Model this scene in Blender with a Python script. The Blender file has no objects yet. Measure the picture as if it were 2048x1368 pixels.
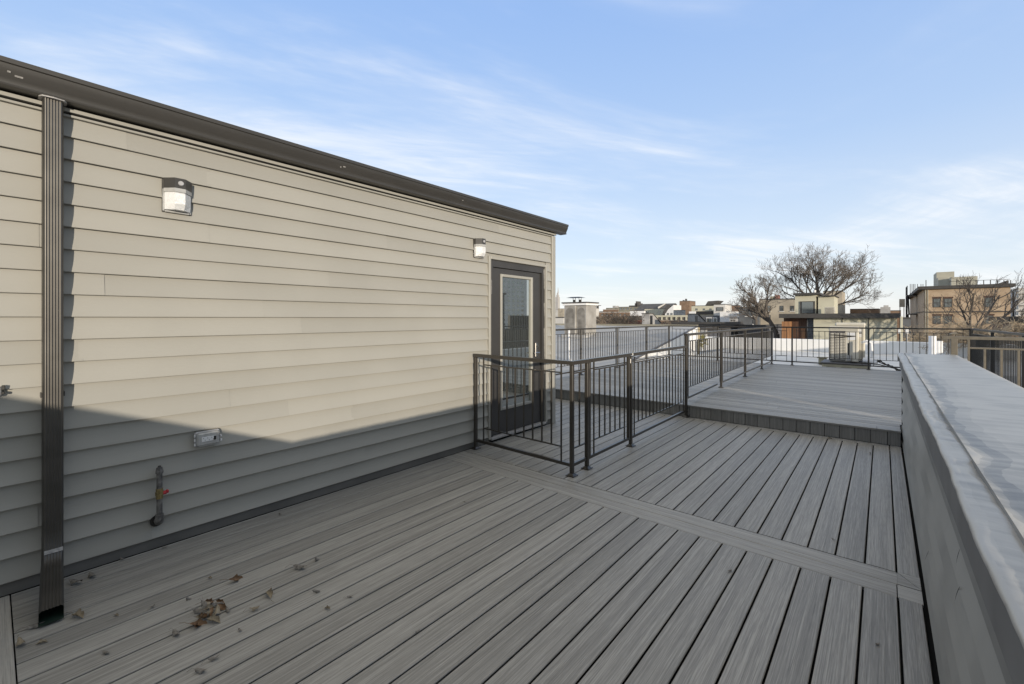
import bpy, math, random
from mathutils import Vector, Matrix
C = bpy.context.scene.collection
R = math.radians
random.seed(7)
# ---------------------------------------------------------------- camera geometry (metres; deck level z = 0, Y runs along the wall)
EYE = 1.485; FPX = 880.0; CXP = 1024.0; HYP = 637.0
YAW = math.atan2(1765 - 1024, FPX); SN, CS = math.sin(YAW), math.cos(YAW)
def ray(px, py):
    u = (px - CXP) / FPX; v = (HYP - py) / FPX
    return (-SN + u * CS, CS + u * SN, v)
def on_y(px, Y, py=HYP):
    d = ray(px, py); t = Y / d[1]; return Vector((d[0] * t, Y, EYE + d[2] * t))
def on_x(px, X, py=HYP):
    d = ray(px, py); t = X / d[0]; return Vector((X, d[1] * t, EYE + d[2] * t))
def on_z(px, py, Z=0.0):
    d = ray(px, py); t = (Z - EYE) / d[2]; return Vector((d[0] * t, d[1] * t, Z))
SUN_AZ = Vector((1.0, -0.58, 0)).normalized(); SUN_EL = math.atan(0.150 / 1.156)

# ---------------------------------------------------------------- materials
def new_mat(name):
    m = bpy.data.materials.new(name); m.use_nodes = True
    nt = m.node_tree; b = nt.nodes['Principled BSDF']
    return m, nt, b
def N(nt, t, **kw):
    n = nt.nodes.new(t)
    for k, v in kw.items(): setattr(n, k, v)
    return n
def mat(name, col, rough=0.6, metal=0.0, spec=0.5, var=0.0, vscale=8.0, bump=0.0, bscale=60.0, stretch=(1, 1, 1), detail=5, col2=None, coat=0.0):
    m, nt, b = new_mat(name)
    b.inputs['Base Color'].default_value = (*col, 1); b.inputs['Roughness'].default_value = rough
    b.inputs['Metallic'].default_value = metal; b.inputs['Specular IOR Level'].default_value = spec
    b.inputs['Coat Weight'].default_value = coat
    geo = N(nt, 'ShaderNodeNewGeometry')
    mp = N(nt, 'ShaderNodeMapping'); mp.inputs['Scale'].default_value = stretch
    nt.links.new(geo.outputs['Position'], mp.inputs['Vector'])
    if var > 0:
        n = N(nt, 'ShaderNodeTexNoise'); n.inputs['Scale'].default_value = vscale; n.inputs['Detail'].default_value = detail
        nt.links.new(mp.outputs[0], n.inputs['Vector'])
        r = N(nt, 'ShaderNodeValToRGB')
        c2 = col2 or tuple(min(1, c * (1 + var)) for c in col)
        c1 = tuple(c * (1 - var) for c in col) if not col2 else col
        r.color_ramp.elements[0].position = 0.32; r.color_ramp.elements[1].position = 0.68
        r.color_ramp.elements[0].color = (*c1, 1); r.color_ramp.elements[1].color = (*c2, 1)
        nt.links.new(n.outputs['Fac'], r.inputs['Fac']); nt.links.new(r.outputs['Color'], b.inputs['Base Color'])
    if bump > 0:
        n2 = N(nt, 'ShaderNodeTexNoise'); n2.inputs['Scale'].default_value = bscale; n2.inputs['Detail'].default_value = 4
        nt.links.new(mp.outputs[0], n2.inputs['Vector'])
        bp = N(nt, 'ShaderNodeBump'); bp.inputs['Strength'].default_value = bump; bp.inputs['Distance'].default_value = 0.01
        nt.links.new(n2.outputs['Fac'], bp.inputs['Height']); nt.links.new(bp.outputs[0], b.inputs['Normal'])
    return m
def deck_mat(name, axis, lo=0.115, hi=0.215, rw=0.11):
    m, nt, b = new_mat(name)
    geo = N(nt, 'ShaderNodeNewGeometry'); at = N(nt, 'ShaderNodeAttribute', attribute_name='rnd')
    off = N(nt, 'ShaderNodeVectorMath', operation='SCALE'); cmb = N(nt, 'ShaderNodeCombineXYZ')
    for i in range(3): nt.links.new(at.outputs['Fac'], cmb.inputs[i])
    nt.links.new(cmb.outputs[0], off.inputs[0]); off.inputs['Scale'].default_value = 37.0
    add = N(nt, 'ShaderNodeVectorMath', operation='ADD')
    nt.links.new(geo.outputs['Position'], add.inputs[0]); nt.links.new(off.outputs[0], add.inputs[1])
    def grain(cross, along, detail, dist=0.0):
        mp = N(nt, 'ShaderNodeMapping'); s = [cross] * 3; s[axis] = along; mp.inputs['Scale'].default_value = s
        nt.links.new(add.outputs[0], mp.inputs['Vector'])
        n = N(nt, 'ShaderNodeTexNoise'); n.inputs['Scale'].default_value = 1.0; n.inputs['Detail'].default_value = detail
        n.inputs['Roughness'].default_value = 0.6; n.inputs['Distortion'].default_value = dist
        nt.links.new(mp.outputs[0], n.inputs['Vector']); return n
    g1 = grain(190, 1.8, 3, 1.0); g2 = grain(34, 0.5, 3, 0.9); g3 = grain(420, 10, 2)
    def mul(a, k, c=None):
        x = N(nt, 'ShaderNodeMath', operation='MULTIPLY_ADD'); nt.links.new(a, x.inputs[0]); x.inputs[1].default_value = k
        if c is None: x.inputs[2].default_value = 0
        else: nt.links.new(c, x.inputs[2])
        return x.outputs[0]
    s = mul(g1.outputs['Fac'], 0.74); s = mul(g2.outputs['Fac'], 0.38, s); s = mul(g3.outputs['Fac'], 0.45, s); s = mul(at.outputs['Fac'], rw, s)
    r = N(nt, 'ShaderNodeValToRGB'); e = r.color_ramp.elements
    e[0].position = 0.56; e[0].color = (lo * 1.035, lo, lo * 0.925, 1); e[1].position = 1.10; e[1].color = (hi * 1.035, hi, hi * 0.92, 1)
    mid = r.color_ramp.elements.new(0.82); mm = (lo + hi) / 2 * 0.97; mid.color = (mm * 1.035, mm, mm * 0.92, 1)
    nt.links.new(s, r.inputs['Fac']); nt.links.new(r.outputs['Color'], b.inputs['Base Color'])
    b.inputs['Roughness'].default_value = 0.5; b.inputs['Specular IOR Level'].default_value = 0.5
    bp = N(nt, 'ShaderNodeBump'); bp.inputs['Strength'].default_value = 0.35; bp.inputs['Distance'].default_value = 0.004
    nt.links.new(g1.outputs['Fac'], bp.inputs['Height']); nt.links.new(bp.outputs[0], b.inputs['Normal'])
    return m
def siding_mat(name, col, rough=0.42, lo=0.93, hi=1.05):
    m, nt, b = new_mat(name)
    at = N(nt, 'ShaderNodeAttribute', attribute_name='rnd'); geo = N(nt, 'ShaderNodeNewGeometry')
    n = N(nt, 'ShaderNodeTexNoise'); n.inputs['Scale'].default_value = 1.7; n.inputs['Detail'].default_value = 6
    nt.links.new(geo.outputs['Position'], n.inputs['Vector'])
    s = N(nt, 'ShaderNodeMath', operation='MULTIPLY_ADD'); nt.links.new(at.outputs['Fac'], s.inputs[0]); s.inputs[1].default_value = 0.5
    nt.links.new(n.outputs['Fac'], s.inputs[2])
    r = N(nt, 'ShaderNodeValToRGB'); e = r.color_ramp.elements
    e[0].position = 0.35; e[1].position = 1.15
    e[0].color = (*[c * lo for c in col], 1); e[1].color = (*[c * hi for c in col], 1)
    nt.links.new(s.outputs[0], r.inputs['Fac']); nt.links.new(r.outputs['Color'], b.inputs['Base Color'])
    mp = N(nt, 'ShaderNodeMapping'); mp.inputs['Scale'].default_value = (3, 3, 90); nt.links.new(geo.outputs['Position'], mp.inputs['Vector'])
    n2 = N(nt, 'ShaderNodeTexNoise'); n2.inputs['Scale'].default_value = 1.0; n2.inputs['Detail'].default_value = 3; nt.links.new(mp.outputs[0], n2.inputs['Vector'])
    bp = N(nt, 'ShaderNodeBump'); bp.inputs['Strength'].default_value = 0.12; bp.inputs['Distance'].default_value = 0.004
    nt.links.new(n2.outputs['Fac'], bp.inputs['Height']); nt.links.new(bp.outputs[0], b.inputs['Normal'])
    b.inputs['Roughness'].default_value = rough; b.inputs['Specular IOR Level'].default_value = 0.4
    return m
def brick_mat(name, c1, c2, mort, scale=1.0):
    m, nt, b = new_mat(name)
    geo = N(nt, 'ShaderNodeNewGeometry'); sp = N(nt, 'ShaderNodeSeparateXYZ'); nt.links.new(geo.outputs['Position'], sp.inputs[0])
    ad = N(nt, 'ShaderNodeMath', operation='ADD'); nt.links.new(sp.outputs[0], ad.inputs[0]); nt.links.new(sp.outputs[1], ad.inputs[1])
    cm = N(nt, 'ShaderNodeCombineXYZ'); nt.links.new(ad.outputs[0], cm.inputs[0]); nt.links.new(sp.outputs[2], cm.inputs[1])
    br = N(nt, 'ShaderNodeTexBrick'); br.inputs['Scale'].default_value = scale
    br.inputs['Brick Width'].default_value = 0.24; br.inputs['Row Height'].default_value = 0.085; br.inputs['Mortar Size'].default_value = 0.008
    br.inputs['Color1'].default_value = (*c1, 1); br.inputs['Color2'].default_value = (*c2, 1); br.inputs['Mortar'].default_value = (*mort, 1)
    nt.links.new(cm.outputs[0], br.inputs['Vector'])
    n = N(nt, 'ShaderNodeTexNoise'); n.inputs['Scale'].default_value = 0.9; n.inputs['Detail'].default_value = 8; nt.links.new(geo.outputs['Position'], n.inputs['Vector'])
    mx = N(nt, 'ShaderNodeMix', data_type='RGBA', blend_type='MULTIPLY'); mx.inputs['Factor'].default_value = 0.6
    r = N(nt, 'ShaderNodeValToRGB'); r.color_ramp.elements[0].position = 0.35; r.color_ramp.elements[0].color = (0.6, 0.55, 0.5, 1); r.color_ramp.elements[1].position = 0.65
    nt.links.new(n.outputs['Fac'], r.inputs['Fac']); nt.links.new(br.outputs['Color'], mx.inputs[6]); nt.links.new(r.outputs['Color'], mx.inputs[7])
    nt.links.new(mx.outputs[2], b.inputs['Base Color']); b.inputs['Roughness'].default_value = 0.85
    return m
def glass_mat(name, col=(0.04, 0.05, 0.05), refl=0.35, rough=0.02):
    m, nt, b = new_mat(name)
    b.inputs['Base Color'].default_value = (*col, 1); b.inputs['Roughness'].default_value = 0.4
    g = N(nt, 'ShaderNodeBsdfGlossy'); g.inputs['Roughness'].default_value = rough; g.inputs['Color'].default_value = (0.92, 0.96, 0.93, 1)
    mx = N(nt, 'ShaderNodeMixShader'); mx.inputs[0].default_value = refl
    out = nt.nodes['Material Output']
    nt.links.new(b.outputs[0], mx.inputs[1]); nt.links.new(g.outputs[0], mx.inputs[2]); nt.links.new(mx.outputs[0], out.inputs[0])
    return m
def membrane_mat():
    m, nt, b = new_mat('grey_membrane')
    at = N(nt, 'ShaderNodeAttribute', attribute_name='rnd'); geo = N(nt, 'ShaderNodeNewGeometry')
    mp = N(nt, 'ShaderNodeMapping'); mp.inputs['Scale'].default_value = (3.0, 26, 3); mp.inputs['Rotation'].default_value = (0, 0, R(7)); nt.links.new(geo.outputs['Position'], mp.inputs['Vector'])
    n = N(nt, 'ShaderNodeTexNoise'); n.inputs['Scale'].default_value = 1.0; n.inputs['Detail'].default_value = 6; n.inputs['Distortion'].default_value = 0.4; nt.links.new(mp.outputs[0], n.inputs['Vector'])
    n2 = N(nt, 'ShaderNodeTexNoise'); n2.inputs['Scale'].default_value = 5.5; n2.inputs['Detail'].default_value = 8; n2.inputs['Roughness'].default_value = 0.65; nt.links.new(geo.outputs['Position'], n2.inputs['Vector'])
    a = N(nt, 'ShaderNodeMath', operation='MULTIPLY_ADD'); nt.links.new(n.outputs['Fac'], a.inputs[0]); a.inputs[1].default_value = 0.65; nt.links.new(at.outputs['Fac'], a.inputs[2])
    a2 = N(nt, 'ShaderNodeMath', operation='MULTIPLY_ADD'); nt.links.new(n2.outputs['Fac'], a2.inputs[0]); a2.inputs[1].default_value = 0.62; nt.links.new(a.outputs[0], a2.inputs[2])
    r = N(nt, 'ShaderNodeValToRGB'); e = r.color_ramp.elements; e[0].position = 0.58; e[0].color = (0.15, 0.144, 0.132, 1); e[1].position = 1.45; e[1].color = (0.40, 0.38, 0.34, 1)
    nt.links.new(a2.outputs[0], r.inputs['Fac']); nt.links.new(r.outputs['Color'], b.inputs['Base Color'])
    bp = N(nt, 'ShaderNodeBump'); bp.inputs['Strength'].default_value = 0.10; bp.inputs['Distance'].default_value = 0.006; nt.links.new(n.outputs['Fac'], bp.inputs['Height'])
    bp2 = N(nt, 'ShaderNodeBump'); bp2.inputs['Strength'].default_value = 0.30; bp2.inputs['Distance'].default_value = 0.006; nt.links.new(n2.outputs['Fac'], bp2.inputs['Height']); nt.links.new(bp.outputs[0], bp2.inputs['Normal'])
    nt.links.new(bp2.outputs[0], b.inputs['Normal']); b.inputs['Roughness'].default_value = 0.33; b.inputs['Specular IOR Level'].default_value = 0.5
    return m
M = dict(
    deck_y=deck_mat('deck_grain_y', 1, 0.15, 0.395), deck_x=deck_mat('deck_grain_x', 0, 0.155, 0.41, 0.20), deck_z=deck_mat('deck_grain_z', 2, 0.11, 0.27),
    under=mat('deck_underside', (0.008, 0.008, 0.008), 0.9),
    siding=siding_mat('greige_siding', (0.36, 0.35, 0.315)),
    trim=mat('greige_trim', (0.36, 0.35, 0.315), 0.45, var=0.05, vscale=3),
    bronze=mat('bronze_aluminium', (0.045, 0.042, 0.038), 0.40, spec=0.7, var=0.10, vscale=5, stretch=(1, 0.6, 3), bump=0.05, bscale=9),
    gutter_in=mat('gutter_lip', (0.10, 0.09, 0.08), 0.4, var=0.1),
    spout=mat('downspout_paint', (0.105, 0.099, 0.090), 0.46, metal=0.8, spec=0.9, var=0.15, vscale=6),
    scuff=mat('scuffed_metal', (0.35, 0.34, 0.33), 0.5, var=0.3, vscale=60),
    rail=mat('bronze_railing', (0.043, 0.038, 0.032), 0.28, spec=0.5, var=0.12, vscale=20),
    rail_lit=mat('lit_railing', (0.19, 0.165, 0.125), 0.4, var=0.12, vscale=20), rail_shaded=mat('shaded_railing', (0.022, 0.021, 0.020), 0.4, var=0.1, vscale=20),  # lighter and darker copies of the bronze, standing for sun and shade
    black=mat('black_metal', (0.02, 0.019, 0.018), 0.4, var=0.15, vscale=10),
    dark=mat('dark_recess', (0.012, 0.012, 0.012), 0.8),
    door=mat('door_paint', (0.050, 0.048, 0.047), 0.4, var=0.10, vscale=4, bump=0.04, bscale=20),
    chrome=mat('satin_nickel', (0.55, 0.53, 0.50), 0.25, metal=1.0),
    doorglass=glass_mat('door_glass', (0.05, 0.055, 0.052), 0.52, 0.012),
    glass=glass_mat('window_glass', (0.02, 0.025, 0.03), 0.25, 0.05),
    lens=mat('prismatic_lens', (0.80, 0.81, 0.82), 0.18, spec=0.8, bump=0.5, bscale=160, var=0.06, vscale=60),
    clearlens=mat('clear_polycarbonate', (0.42, 0.42, 0.41), 0.12, spec=0.8, var=0.1, vscale=40),
    grey_plastic=mat('grey_plastic', (0.42, 0.42, 0.43), 0.35, var=0.05, vscale=20),
    white_plastic=mat('white_plastic', (0.75, 0.75, 0.75), 0.4, var=0.05),
    red=mat('red_valve', (0.45, 0.03, 0.04), 0.4, var=0.1),
    brass=mat('old_brass', (0.28, 0.22, 0.10), 0.45, metal=0.6, var=0.3, vscale=50),
    pipe=mat('worn_black_pipe', (0.05, 0.048, 0.045), 0.55, var=0.8, vscale=30, col2=(0.20, 0.19, 0.18)),
    membrane=membrane_mat(),
    lipmem=mat('membrane_overlap', (0.36, 0.36, 0.355), 0.42, var=0.12, vscale=6, bump=0.3, bscale=14),
    fascia=mat('parapet_fascia', (0.15, 0.147, 0.14), 0.6, var=0.15, vscale=5),
    white_roof=mat('white_roof_coating', (0.68, 0.665, 0.63), 0.6, var=0.14, vscale=0.9, bump=0.1, bscale=6),
    old_roof=mat('silver_roof_coating', (0.45, 0.44, 0.42), 0.6, var=0.14, vscale=0.7, stretch=(1, 1.6, 1), bump=0.1, bscale=8),
    white_wall=mat('white_painted_wall', (0.86, 0.85, 0.83), 0.6, var=0.06, vscale=1.2),
    ground=mat('city_ground', (0.06, 0.058, 0.055), 0.9, var=0.3, vscale=0.05),
    stucco=mat('chimney_stucco', (0.27, 0.255, 0.23), 0.85, var=0.5, vscale=2.4, bump=0.3, bscale=30, col2=(0.40, 0.385, 0.36)), stain=mat('stained_stucco', (0.15, 0.14, 0.125), 0.9, var=0.5, vscale=5, bump=0.3, bscale=30, col2=(0.27, 0.255, 0.23)),
    cream=siding_mat('cream_panel', (0.60, 0.57, 0.44), 0.6),
    roofdark=mat('dark_fascia', (0.07, 0.065, 0.06), 0.6, var=0.15, vscale=3),
    cedar=mat('cedar_boards', (0.38, 0.19, 0.085), 0.55, var=0.3, vscale=1.0, stretch=(9, 9, 0.6)),
    darkwood=mat('dark_wood_boards', (0.10, 0.055, 0.035), 0.6, var=0.3, vscale=1.0, stretch=(9, 9, 0.6)),
    slate=mat('blue_grey_stone', (0.105, 0.11, 0.118), 0.7, var=0.4, vscale=5, stretch=(1, 1, 4)),
    brick=brick_mat('tan_red_brick', (0.56, 0.42, 0.275), (0.49, 0.345, 0.225), (0.58, 0.51, 0.40)),
    redbrick=brick_mat('red_brick', (0.27, 0.10, 0.07), (0.22, 0.08, 0.06), (0.25, 0.2, 0.17)),
    brownbrick=brick_mat('brown_brick', (0.24, 0.15, 0.10), (0.30, 0.19, 0.12), (0.3, 0.25, 0.2)),
    tan=mat('tan_stucco', (0.42, 0.37, 0.29), 0.85, var=0.2, vscale=0.5),
    pale=mat('pale_render', (0.62, 0.60, 0.56), 0.85, var=0.12, vscale=0.3),
    lime=mat('pale_limestone', (0.50, 0.48, 0.46), 0.9, var=0.1, vscale=0.02),
    olive=mat('olive_parapet', (0.28, 0.26, 0.20), 0.85, var=0.25, vscale=0.4),
    greywall=mat('weathered_grey_sheet', (0.41, 0.40, 0.385), 0.6, var=0.25, vscale=1.2),
    bluewall=mat('blue_grey_siding', (0.13, 0.135, 0.14), 0.8, var=0.25, vscale=0.8),
    shingle=mat('slate_shingle', (0.10, 0.095, 0.09), 0.8, var=0.3, vscale=1.5),
    limegrey=mat('penthouse_render', (0.46, 0.44, 0.36), 0.85, var=0.15, vscale=0.6),
    bark=mat('bare_bark', (0.12, 0.103, 0.088), 0.9, var=0.35, vscale=1.2),
    twig=mat('bare_twigs', (0.20, 0.172, 0.145), 0.9, var=0.3, vscale=0.8),
    scrub=mat('scrub_twigs', (0.27, 0.22, 0.17), 0.9, var=0.35, vscale=0.6),
    vine=mat('dry_vine', (0.42, 0.34, 0.24), 0.9, var=0.4, vscale=1.5),
    unit=mat('condenser_enamel', (0.62, 0.58, 0.49), 0.4, var=0.08, vscale=4),
    fin=mat('coil_fins', (0.16, 0.15, 0.14), 0.5, metal=0.3, var=0.2),
    plywood=mat('painted_plywood', (0.34, 0.31, 0.22), 0.7, var=0.15, vscale=4),
    mem_dark=mat('dark_rubber_sheet', (0.13, 0.13, 0.14), 0.6, var=0.15, vscale=4),
    insul=mat('white_insulation', (0.80, 0.80, 0.80), 0.6, var=0.06),
    leafbrown=mat('dry_leaf_brown', (0.12, 0.062, 0.03), 0.7, var=0.4, vscale=70, col2=(0.24, 0.15, 0.08)),
    leafpale=mat('dry_leaf_pale', (0.15, 0.12, 0.08), 0.7, var=0.4, vscale=70, col2=(0.34, 0.29, 0.21)),
    leafgrey=mat('dry_leaf_grey', (0.10, 0.09, 0.075), 0.8, var=0.4, vscale=70, col2=(0.27, 0.25, 0.225)),
    greenpaint=mat('green_inner_coating', (0.018, 0.034, 0.024), 0.5, var=0.3, vscale=30),
    plant=mat('dry_yellow_shrub', (0.30, 0.27, 0.10), 0.8, var=0.4, vscale=6),
)
# ---------------------------------------------------------------- mesh helpers
ORG = {}
class MB:
    def __init__(s): s.v = []; s.f = []; s.r = []; s.cur = 0.5
    def add(s, vs, fs):
        o = len(s.v); s.v += [tuple(p) for p in vs]
        for f in fs: s.f.append(tuple(i + o for i in f)); s.r.append(s.cur)
    def hexa(s, p):   # p: 4 bottom (ccw from above) + 4 top
        s.add(p, [(3, 2, 1, 0), (4, 5, 6, 7), (0, 1, 5, 4), (1, 2, 6, 5), (2, 3, 7, 6), (3, 0, 4, 7)])
    def box(s, x0, x1, y0, y1, z0, z1):
        s.hexa([(x0, y0, z0), (x1, y0, z0), (x1, y1, z0), (x0, y1, z0), (x0, y0, z1), (x1, y0, z1), (x1, y1, z1), (x0, y1, z1)])
    def bbox(s, x0, x1, y0, y1, z0, z1, c=0.004):   # box with chamfered edges
        pts = [(x0, x0 + c, x1 - c, x1), (y0, y0 + c, y1 - c, y1), (z0, z0 + c, z1 - c, z1)]
        X, Y, Z = pts
        ring = lambda i, j, k, z: [(X[i], Y[1 if i in (0, 3) else 0], z)]
        def oc(a, z):  # octagon at inset level a
            return [(X[1], Y[0] if a else Y[1], z), (X[2], Y[0] if a else Y[1], z), (X[3] if a else X[2], Y[1], z), (X[3] if a else X[2], Y[2], z),
                    (X[2], Y[3] if a else Y[2], z), (X[1], Y[3] if a else Y[2], z), (X[0] if a else X[1], Y[2], z), (X[0] if a else X[1], Y[1], z)]
        vs = oc(0, Z[0]) + oc(1, Z[1]) + oc(1, Z[2]) + oc(0, Z[3]); fs = []
        for k in range(3):
            for i in range(8):
                j = (i + 1) % 8; fs.append((k * 8 + i, k * 8 + j, k * 8 + 8 + j, k * 8 + 8 + i))
        fs.append((6, 4, 2, 0)); fs.append((24, 26, 28, 30))
        s.add(vs, fs)
    def prism(s, poly, axis, a, b):   # poly ccw in the two other axes (order xyz without axis)
        n = len(poly)
        def pt(p, t):
            q = list(p); q.insert(axis, t); return tuple(q)
        vs = [pt(p, a) for p in poly] + [pt(p, b) for p in poly]
        fs = [tuple(range(n)), tuple(range(2 * n - 1, n - 1, -1))] + [(i, i + n, (i + 1) % n + n, (i + 1) % n) for i in range(n)]
        s.add(vs, fs)
    def tube(s, pts, rad, n=8, cap=True):
        pts = [Vector(p) for p in pts]; rr = rad if isinstance(rad, (list, tuple)) else [rad] * len(pts)
        vs = []; up = None
        for i, p in enumerate(pts):
            t = (pts[min(i + 1, len(pts) - 1)] - pts[max(i - 1, 0)]).normalized()
            if up is None: up = t.orthogonal().normalized()
            a = (up - t * up.dot(t))
            a = a.normalized() if a.length > 1e-5 else t.orthogonal().normalized()
            up = a; b = t.cross(a)
            for k in range(n):
                w = 2 * math.pi * k / n; vs.append(p + (a * math.cos(w) + b * math.sin(w)) * rr[i])
        fs = []
        for i in range(len(pts) - 1):
            for k in range(n):
                j = (k + 1) % n; fs.append((i * n + k, i * n + j, i * n + n + j, i * n + n + k))
        if cap: fs.append(tuple(range(n - 1, -1, -1))); fs.append(tuple(range((len(pts) - 1) * n, len(pts) * n)))
        s.add(vs, fs)
    def cyl(s, p0, p1, r0, r1=None, n=16): s.tube([p0, p1], [r0, r0 if r1 is None else r1], n)
    def grid(s, rows):   # rows: list of lists of points
        n = len(rows[0]); vs = [p for r in rows for p in r]
        s.add(vs, [(i * n + k, i * n + k + 1, (i + 1) * n + k + 1, (i + 1) * n + k) for i in range(len(rows) - 1) for k in range(n - 1)])
    def build(s, name, m, parent=None, smooth=False, origin=None):
        me = bpy.data.meshes.new(name)
        if parent is not None: org = ORG[parent.name]
        elif origin is not None: org = Vector(origin)
        else:
            xs, ys, zs = zip(*s.v); org = Vector(((min(xs) + max(xs)) / 2, (min(ys) + max(ys)) / 2, min(zs)))
        me.from_pydata([Vector(p) - org for p in s.v], [], s.f); me.update()
        at = me.attributes.new('rnd', 'FLOAT', 'FACE'); at.data.foreach_set('value', s.r)
        if smooth:
            for p in me.polygons: p.use_smooth = True
            try: me.set_sharp_from_angle(angle=R(smooth if smooth is not True else 40))
            except Exception: pass
        me.materials.append(m if not isinstance(m, str) else M[m])
        o = bpy.data.objects.new(name, me); C.objects.link(o)
        if parent is not None: o.parent = parent
        else: o.location = org
        ORG[o.name] = org
        return o
def part_box(name, m, parent, *b, c=0.0):
    k = MB(); (k.bbox(*b, c=c) if c else k.box(*b)); return k.build(name, m, parent)
def thing(name, loc, label, cat, group=None):
    o = bpy.data.objects.new(name, None); o.empty_display_size = 0.2; C.objects.link(o); o.location = loc; ORG[o.name] = Vector(loc)
    return tag(o, label, cat, group)
def tag(o, label=None, cat=None, group=None, kind=None):
    if label: o['label'] = label
    if cat: o['category'] = cat
    if group: o['group'] = group
    if kind: o['kind'] = kind
    return o
def copy_tree(o, parent=None):
    c = o.copy(); C.objects.link(c)
    if parent is not None: c.parent = parent
    for ch in list(o.children): copy_tree(ch, c)
    return c

# ---------------------------------------------------------------- lower deck
WX = -3.60          # wall plane
GAP = 0.0092
def plank(mb, axis, c0, c1, a, b, ztop, th=0.024, ch=0.0028, cr=0.0012):
    """one board: cross range c0..c1, running from a to b along axis (0 = X, 1 = Y)"""
    mb.cur = random.random()
    g = 0.011; cm = (c0 + c1) / 2
    pr = [(c0 + g, ztop - th), (c1 - g, ztop - th), (c1 - g, ztop - 0.0075), (c1, ztop - 0.006), (c1, ztop - ch - cr), (c1 - ch, ztop - cr), (cm, ztop), (c0 + ch, ztop - cr), (c0, ztop - ch - cr), (c0, ztop - 0.006), (c0 + g, ztop - 0.0075)]
    if axis == 1: mb.prism(pr, 1, b, a)
    else:
        n = len(pr); vs = [(a, p[0], p[1]) for p in pr] + [(b, p[0], p[1]) for p in pr]
        mb.add(vs, [tuple(range(n - 1, -1, -1)), tuple(range(n, 2 * n))] + [(i, (i + 1) % n, (i + 1) % n + n, i + n) for i in range(n)])
P0 = 0.1475 / 1.0
PITCH = 0.1455
ld = MB()
edges = []
x = 0.0635
while x > WX - 0.2:
    edges.append(x); x -= PITCH
# front field: planks along Y between the two divider boards
right_edge = 0.163
for i, e in enumerate(edges):
    hi = (right_edge if i == 0 else edges[i - 1]) - GAP / 2; lo = e + GAP / 2
    if i == 0: plank(ld, 1, lo, hi, 0.075, 3.118, 0)
    c0, c1 = e - PITCH + GAP / 2, e - GAP / 2
    if c1 < WX + 0.02: continue
    plank(ld, 1, max(c0, WX + 0.012), c1, 0.075, 3.118, 0)
# back field up to the step
for i, e in enumerate(edges):
    c0, c1 = e - PITCH + GAP / 2, e - GAP / 2
    if c1 < WX + 0.02: continue
    plank(ld, 1, max(c0, WX + 0.012), c1, 3.426, 6.683, 0)
plank(ld, 1, edges[0] + GAP / 2, right_edge, 3.43, 6.80, 0)
# behind the house corner, to the left
x = WX + 0.009
while x > -5.45:
    plank(ld, 1, x - PITCH + GAP, x, 5.24, 6.683, 0); x -= PITCH
# board along the foot of the step
plank(ld, 0, 6.688, 6.795, -5.45, edges[0] - GAP / 2, 0)
# camera side field
for i, e in enumerate(edges):
    c0, c1 = e - PITCH + GAP / 2, e - GAP / 2
    if c1 < WX + 0.02: continue
    plank(ld, 1, max(c0, WX + 0.012), c1, -3.2, -0.228, 0)
lower_deck = tag(ld.build('lower_deck', 'deck_y', origin=(0, 0, 0)), kind='structure')
db = MB()
for y0, y1 in ((3.123, 3.268), (3.273, 3.420), (-0.222, -0.078), (-0.073, 0.070)):
    plank(db, 0, y0, y1, WX + 0.012, edges[0] - GAP / 2 if y1 < 3.3 or y0 < 1 else edges[0], 0)
# mitred end piece by the parapet
db.cur = 0.3
db.hexa([(edges[0] + 0.001, 3.273, -0.024), (right_edge, 3.273, -0.024), (right_edge - 0.001, 3.278, -0.024), (edges[0] + 0.001, 3.418, -0.024),
         (edges[0] + 0.001, 3.273, 0), (right_edge, 3.273, 0), (right_edge - 0.001, 3.278, 0), (edges[0] + 0.001, 3.418, 0)])
db.cur = 0.45
db.hexa([(edges[0] + 0.004, 3.424, -0.024), (right_edge, 3.284, -0.024), (right_edge, 3.428, -0.024), (edges[0] + 0.004, 3.428, -0.024),
         (edges[0] + 0.004, 3.424, -0.0008), (right_edge, 3.284, -0.0008), (right_edge, 3.428, -0.0008), (edges[0] + 0.004, 3.428, -0.0008)])
db.cur = 0.55; plank(db, 0, 3.123, 3.268, edges[0] + 0.0, right_edge, 0)
db.build('border_boards', 'deck_x', lower_deck)
us = MB(); us.box(-5.5, 0.21, -3.3, 6.80, -0.12, -0.07); us.build('deck_joist_bed', 'under', lower_deck)
# ---------------------------------------------------------------- upper deck
UD = 0.183
ud = MB(); y = 6.785
plank(ud, 0, 6.772, 6.912, -0.05, 0.162, UD)          # short nosing piece at the parapet end
plank(ud, 0, 6.772, 6.912, -5.45, -0.054, UD)
y = 6.918
while y < 14.55:
    cut = random.uniform(-4.5, -1.0)
    plank(ud, 0, y, y + 0.1345, -5.45, cut - 0.002, UD, ch=0.0035, cr=0.0034); plank(ud, 0, y, y + 0.1345, cut + 0.002, 0.162 if y < 7.16 else 0.37, UD, ch=0.0035, cr=0.0034); y += PITCH + 0.002
upper_deck = tag(ud.build('upper_deck', 'deck_x', origin=(0, 6.8, 0)), kind='structure')
fs = MB(); x = -5.45
xs = [0.044 - 0.1512 * k for k in range(37)]
fs.cur = 0.4; fs.box(xs[0] + 0.003, 0.160, 6.798, 6.82, 0.002, UD - 0.026)
for k in range(36):
    fs.cur = random.random(); fs.box(xs[k + 1] + 0.003, xs[k] - 0.003, 6.798, 6.82, 0.002, UD - 0.026)
fs.build('step_fascia', 'deck_z', upper_deck)
us = MB(); us.box(-5.44, 0.17, 6.83, 14.5, -0.02, UD - 0.03); us.build('deck_joist_bed', 'under', upper_deck)
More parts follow.
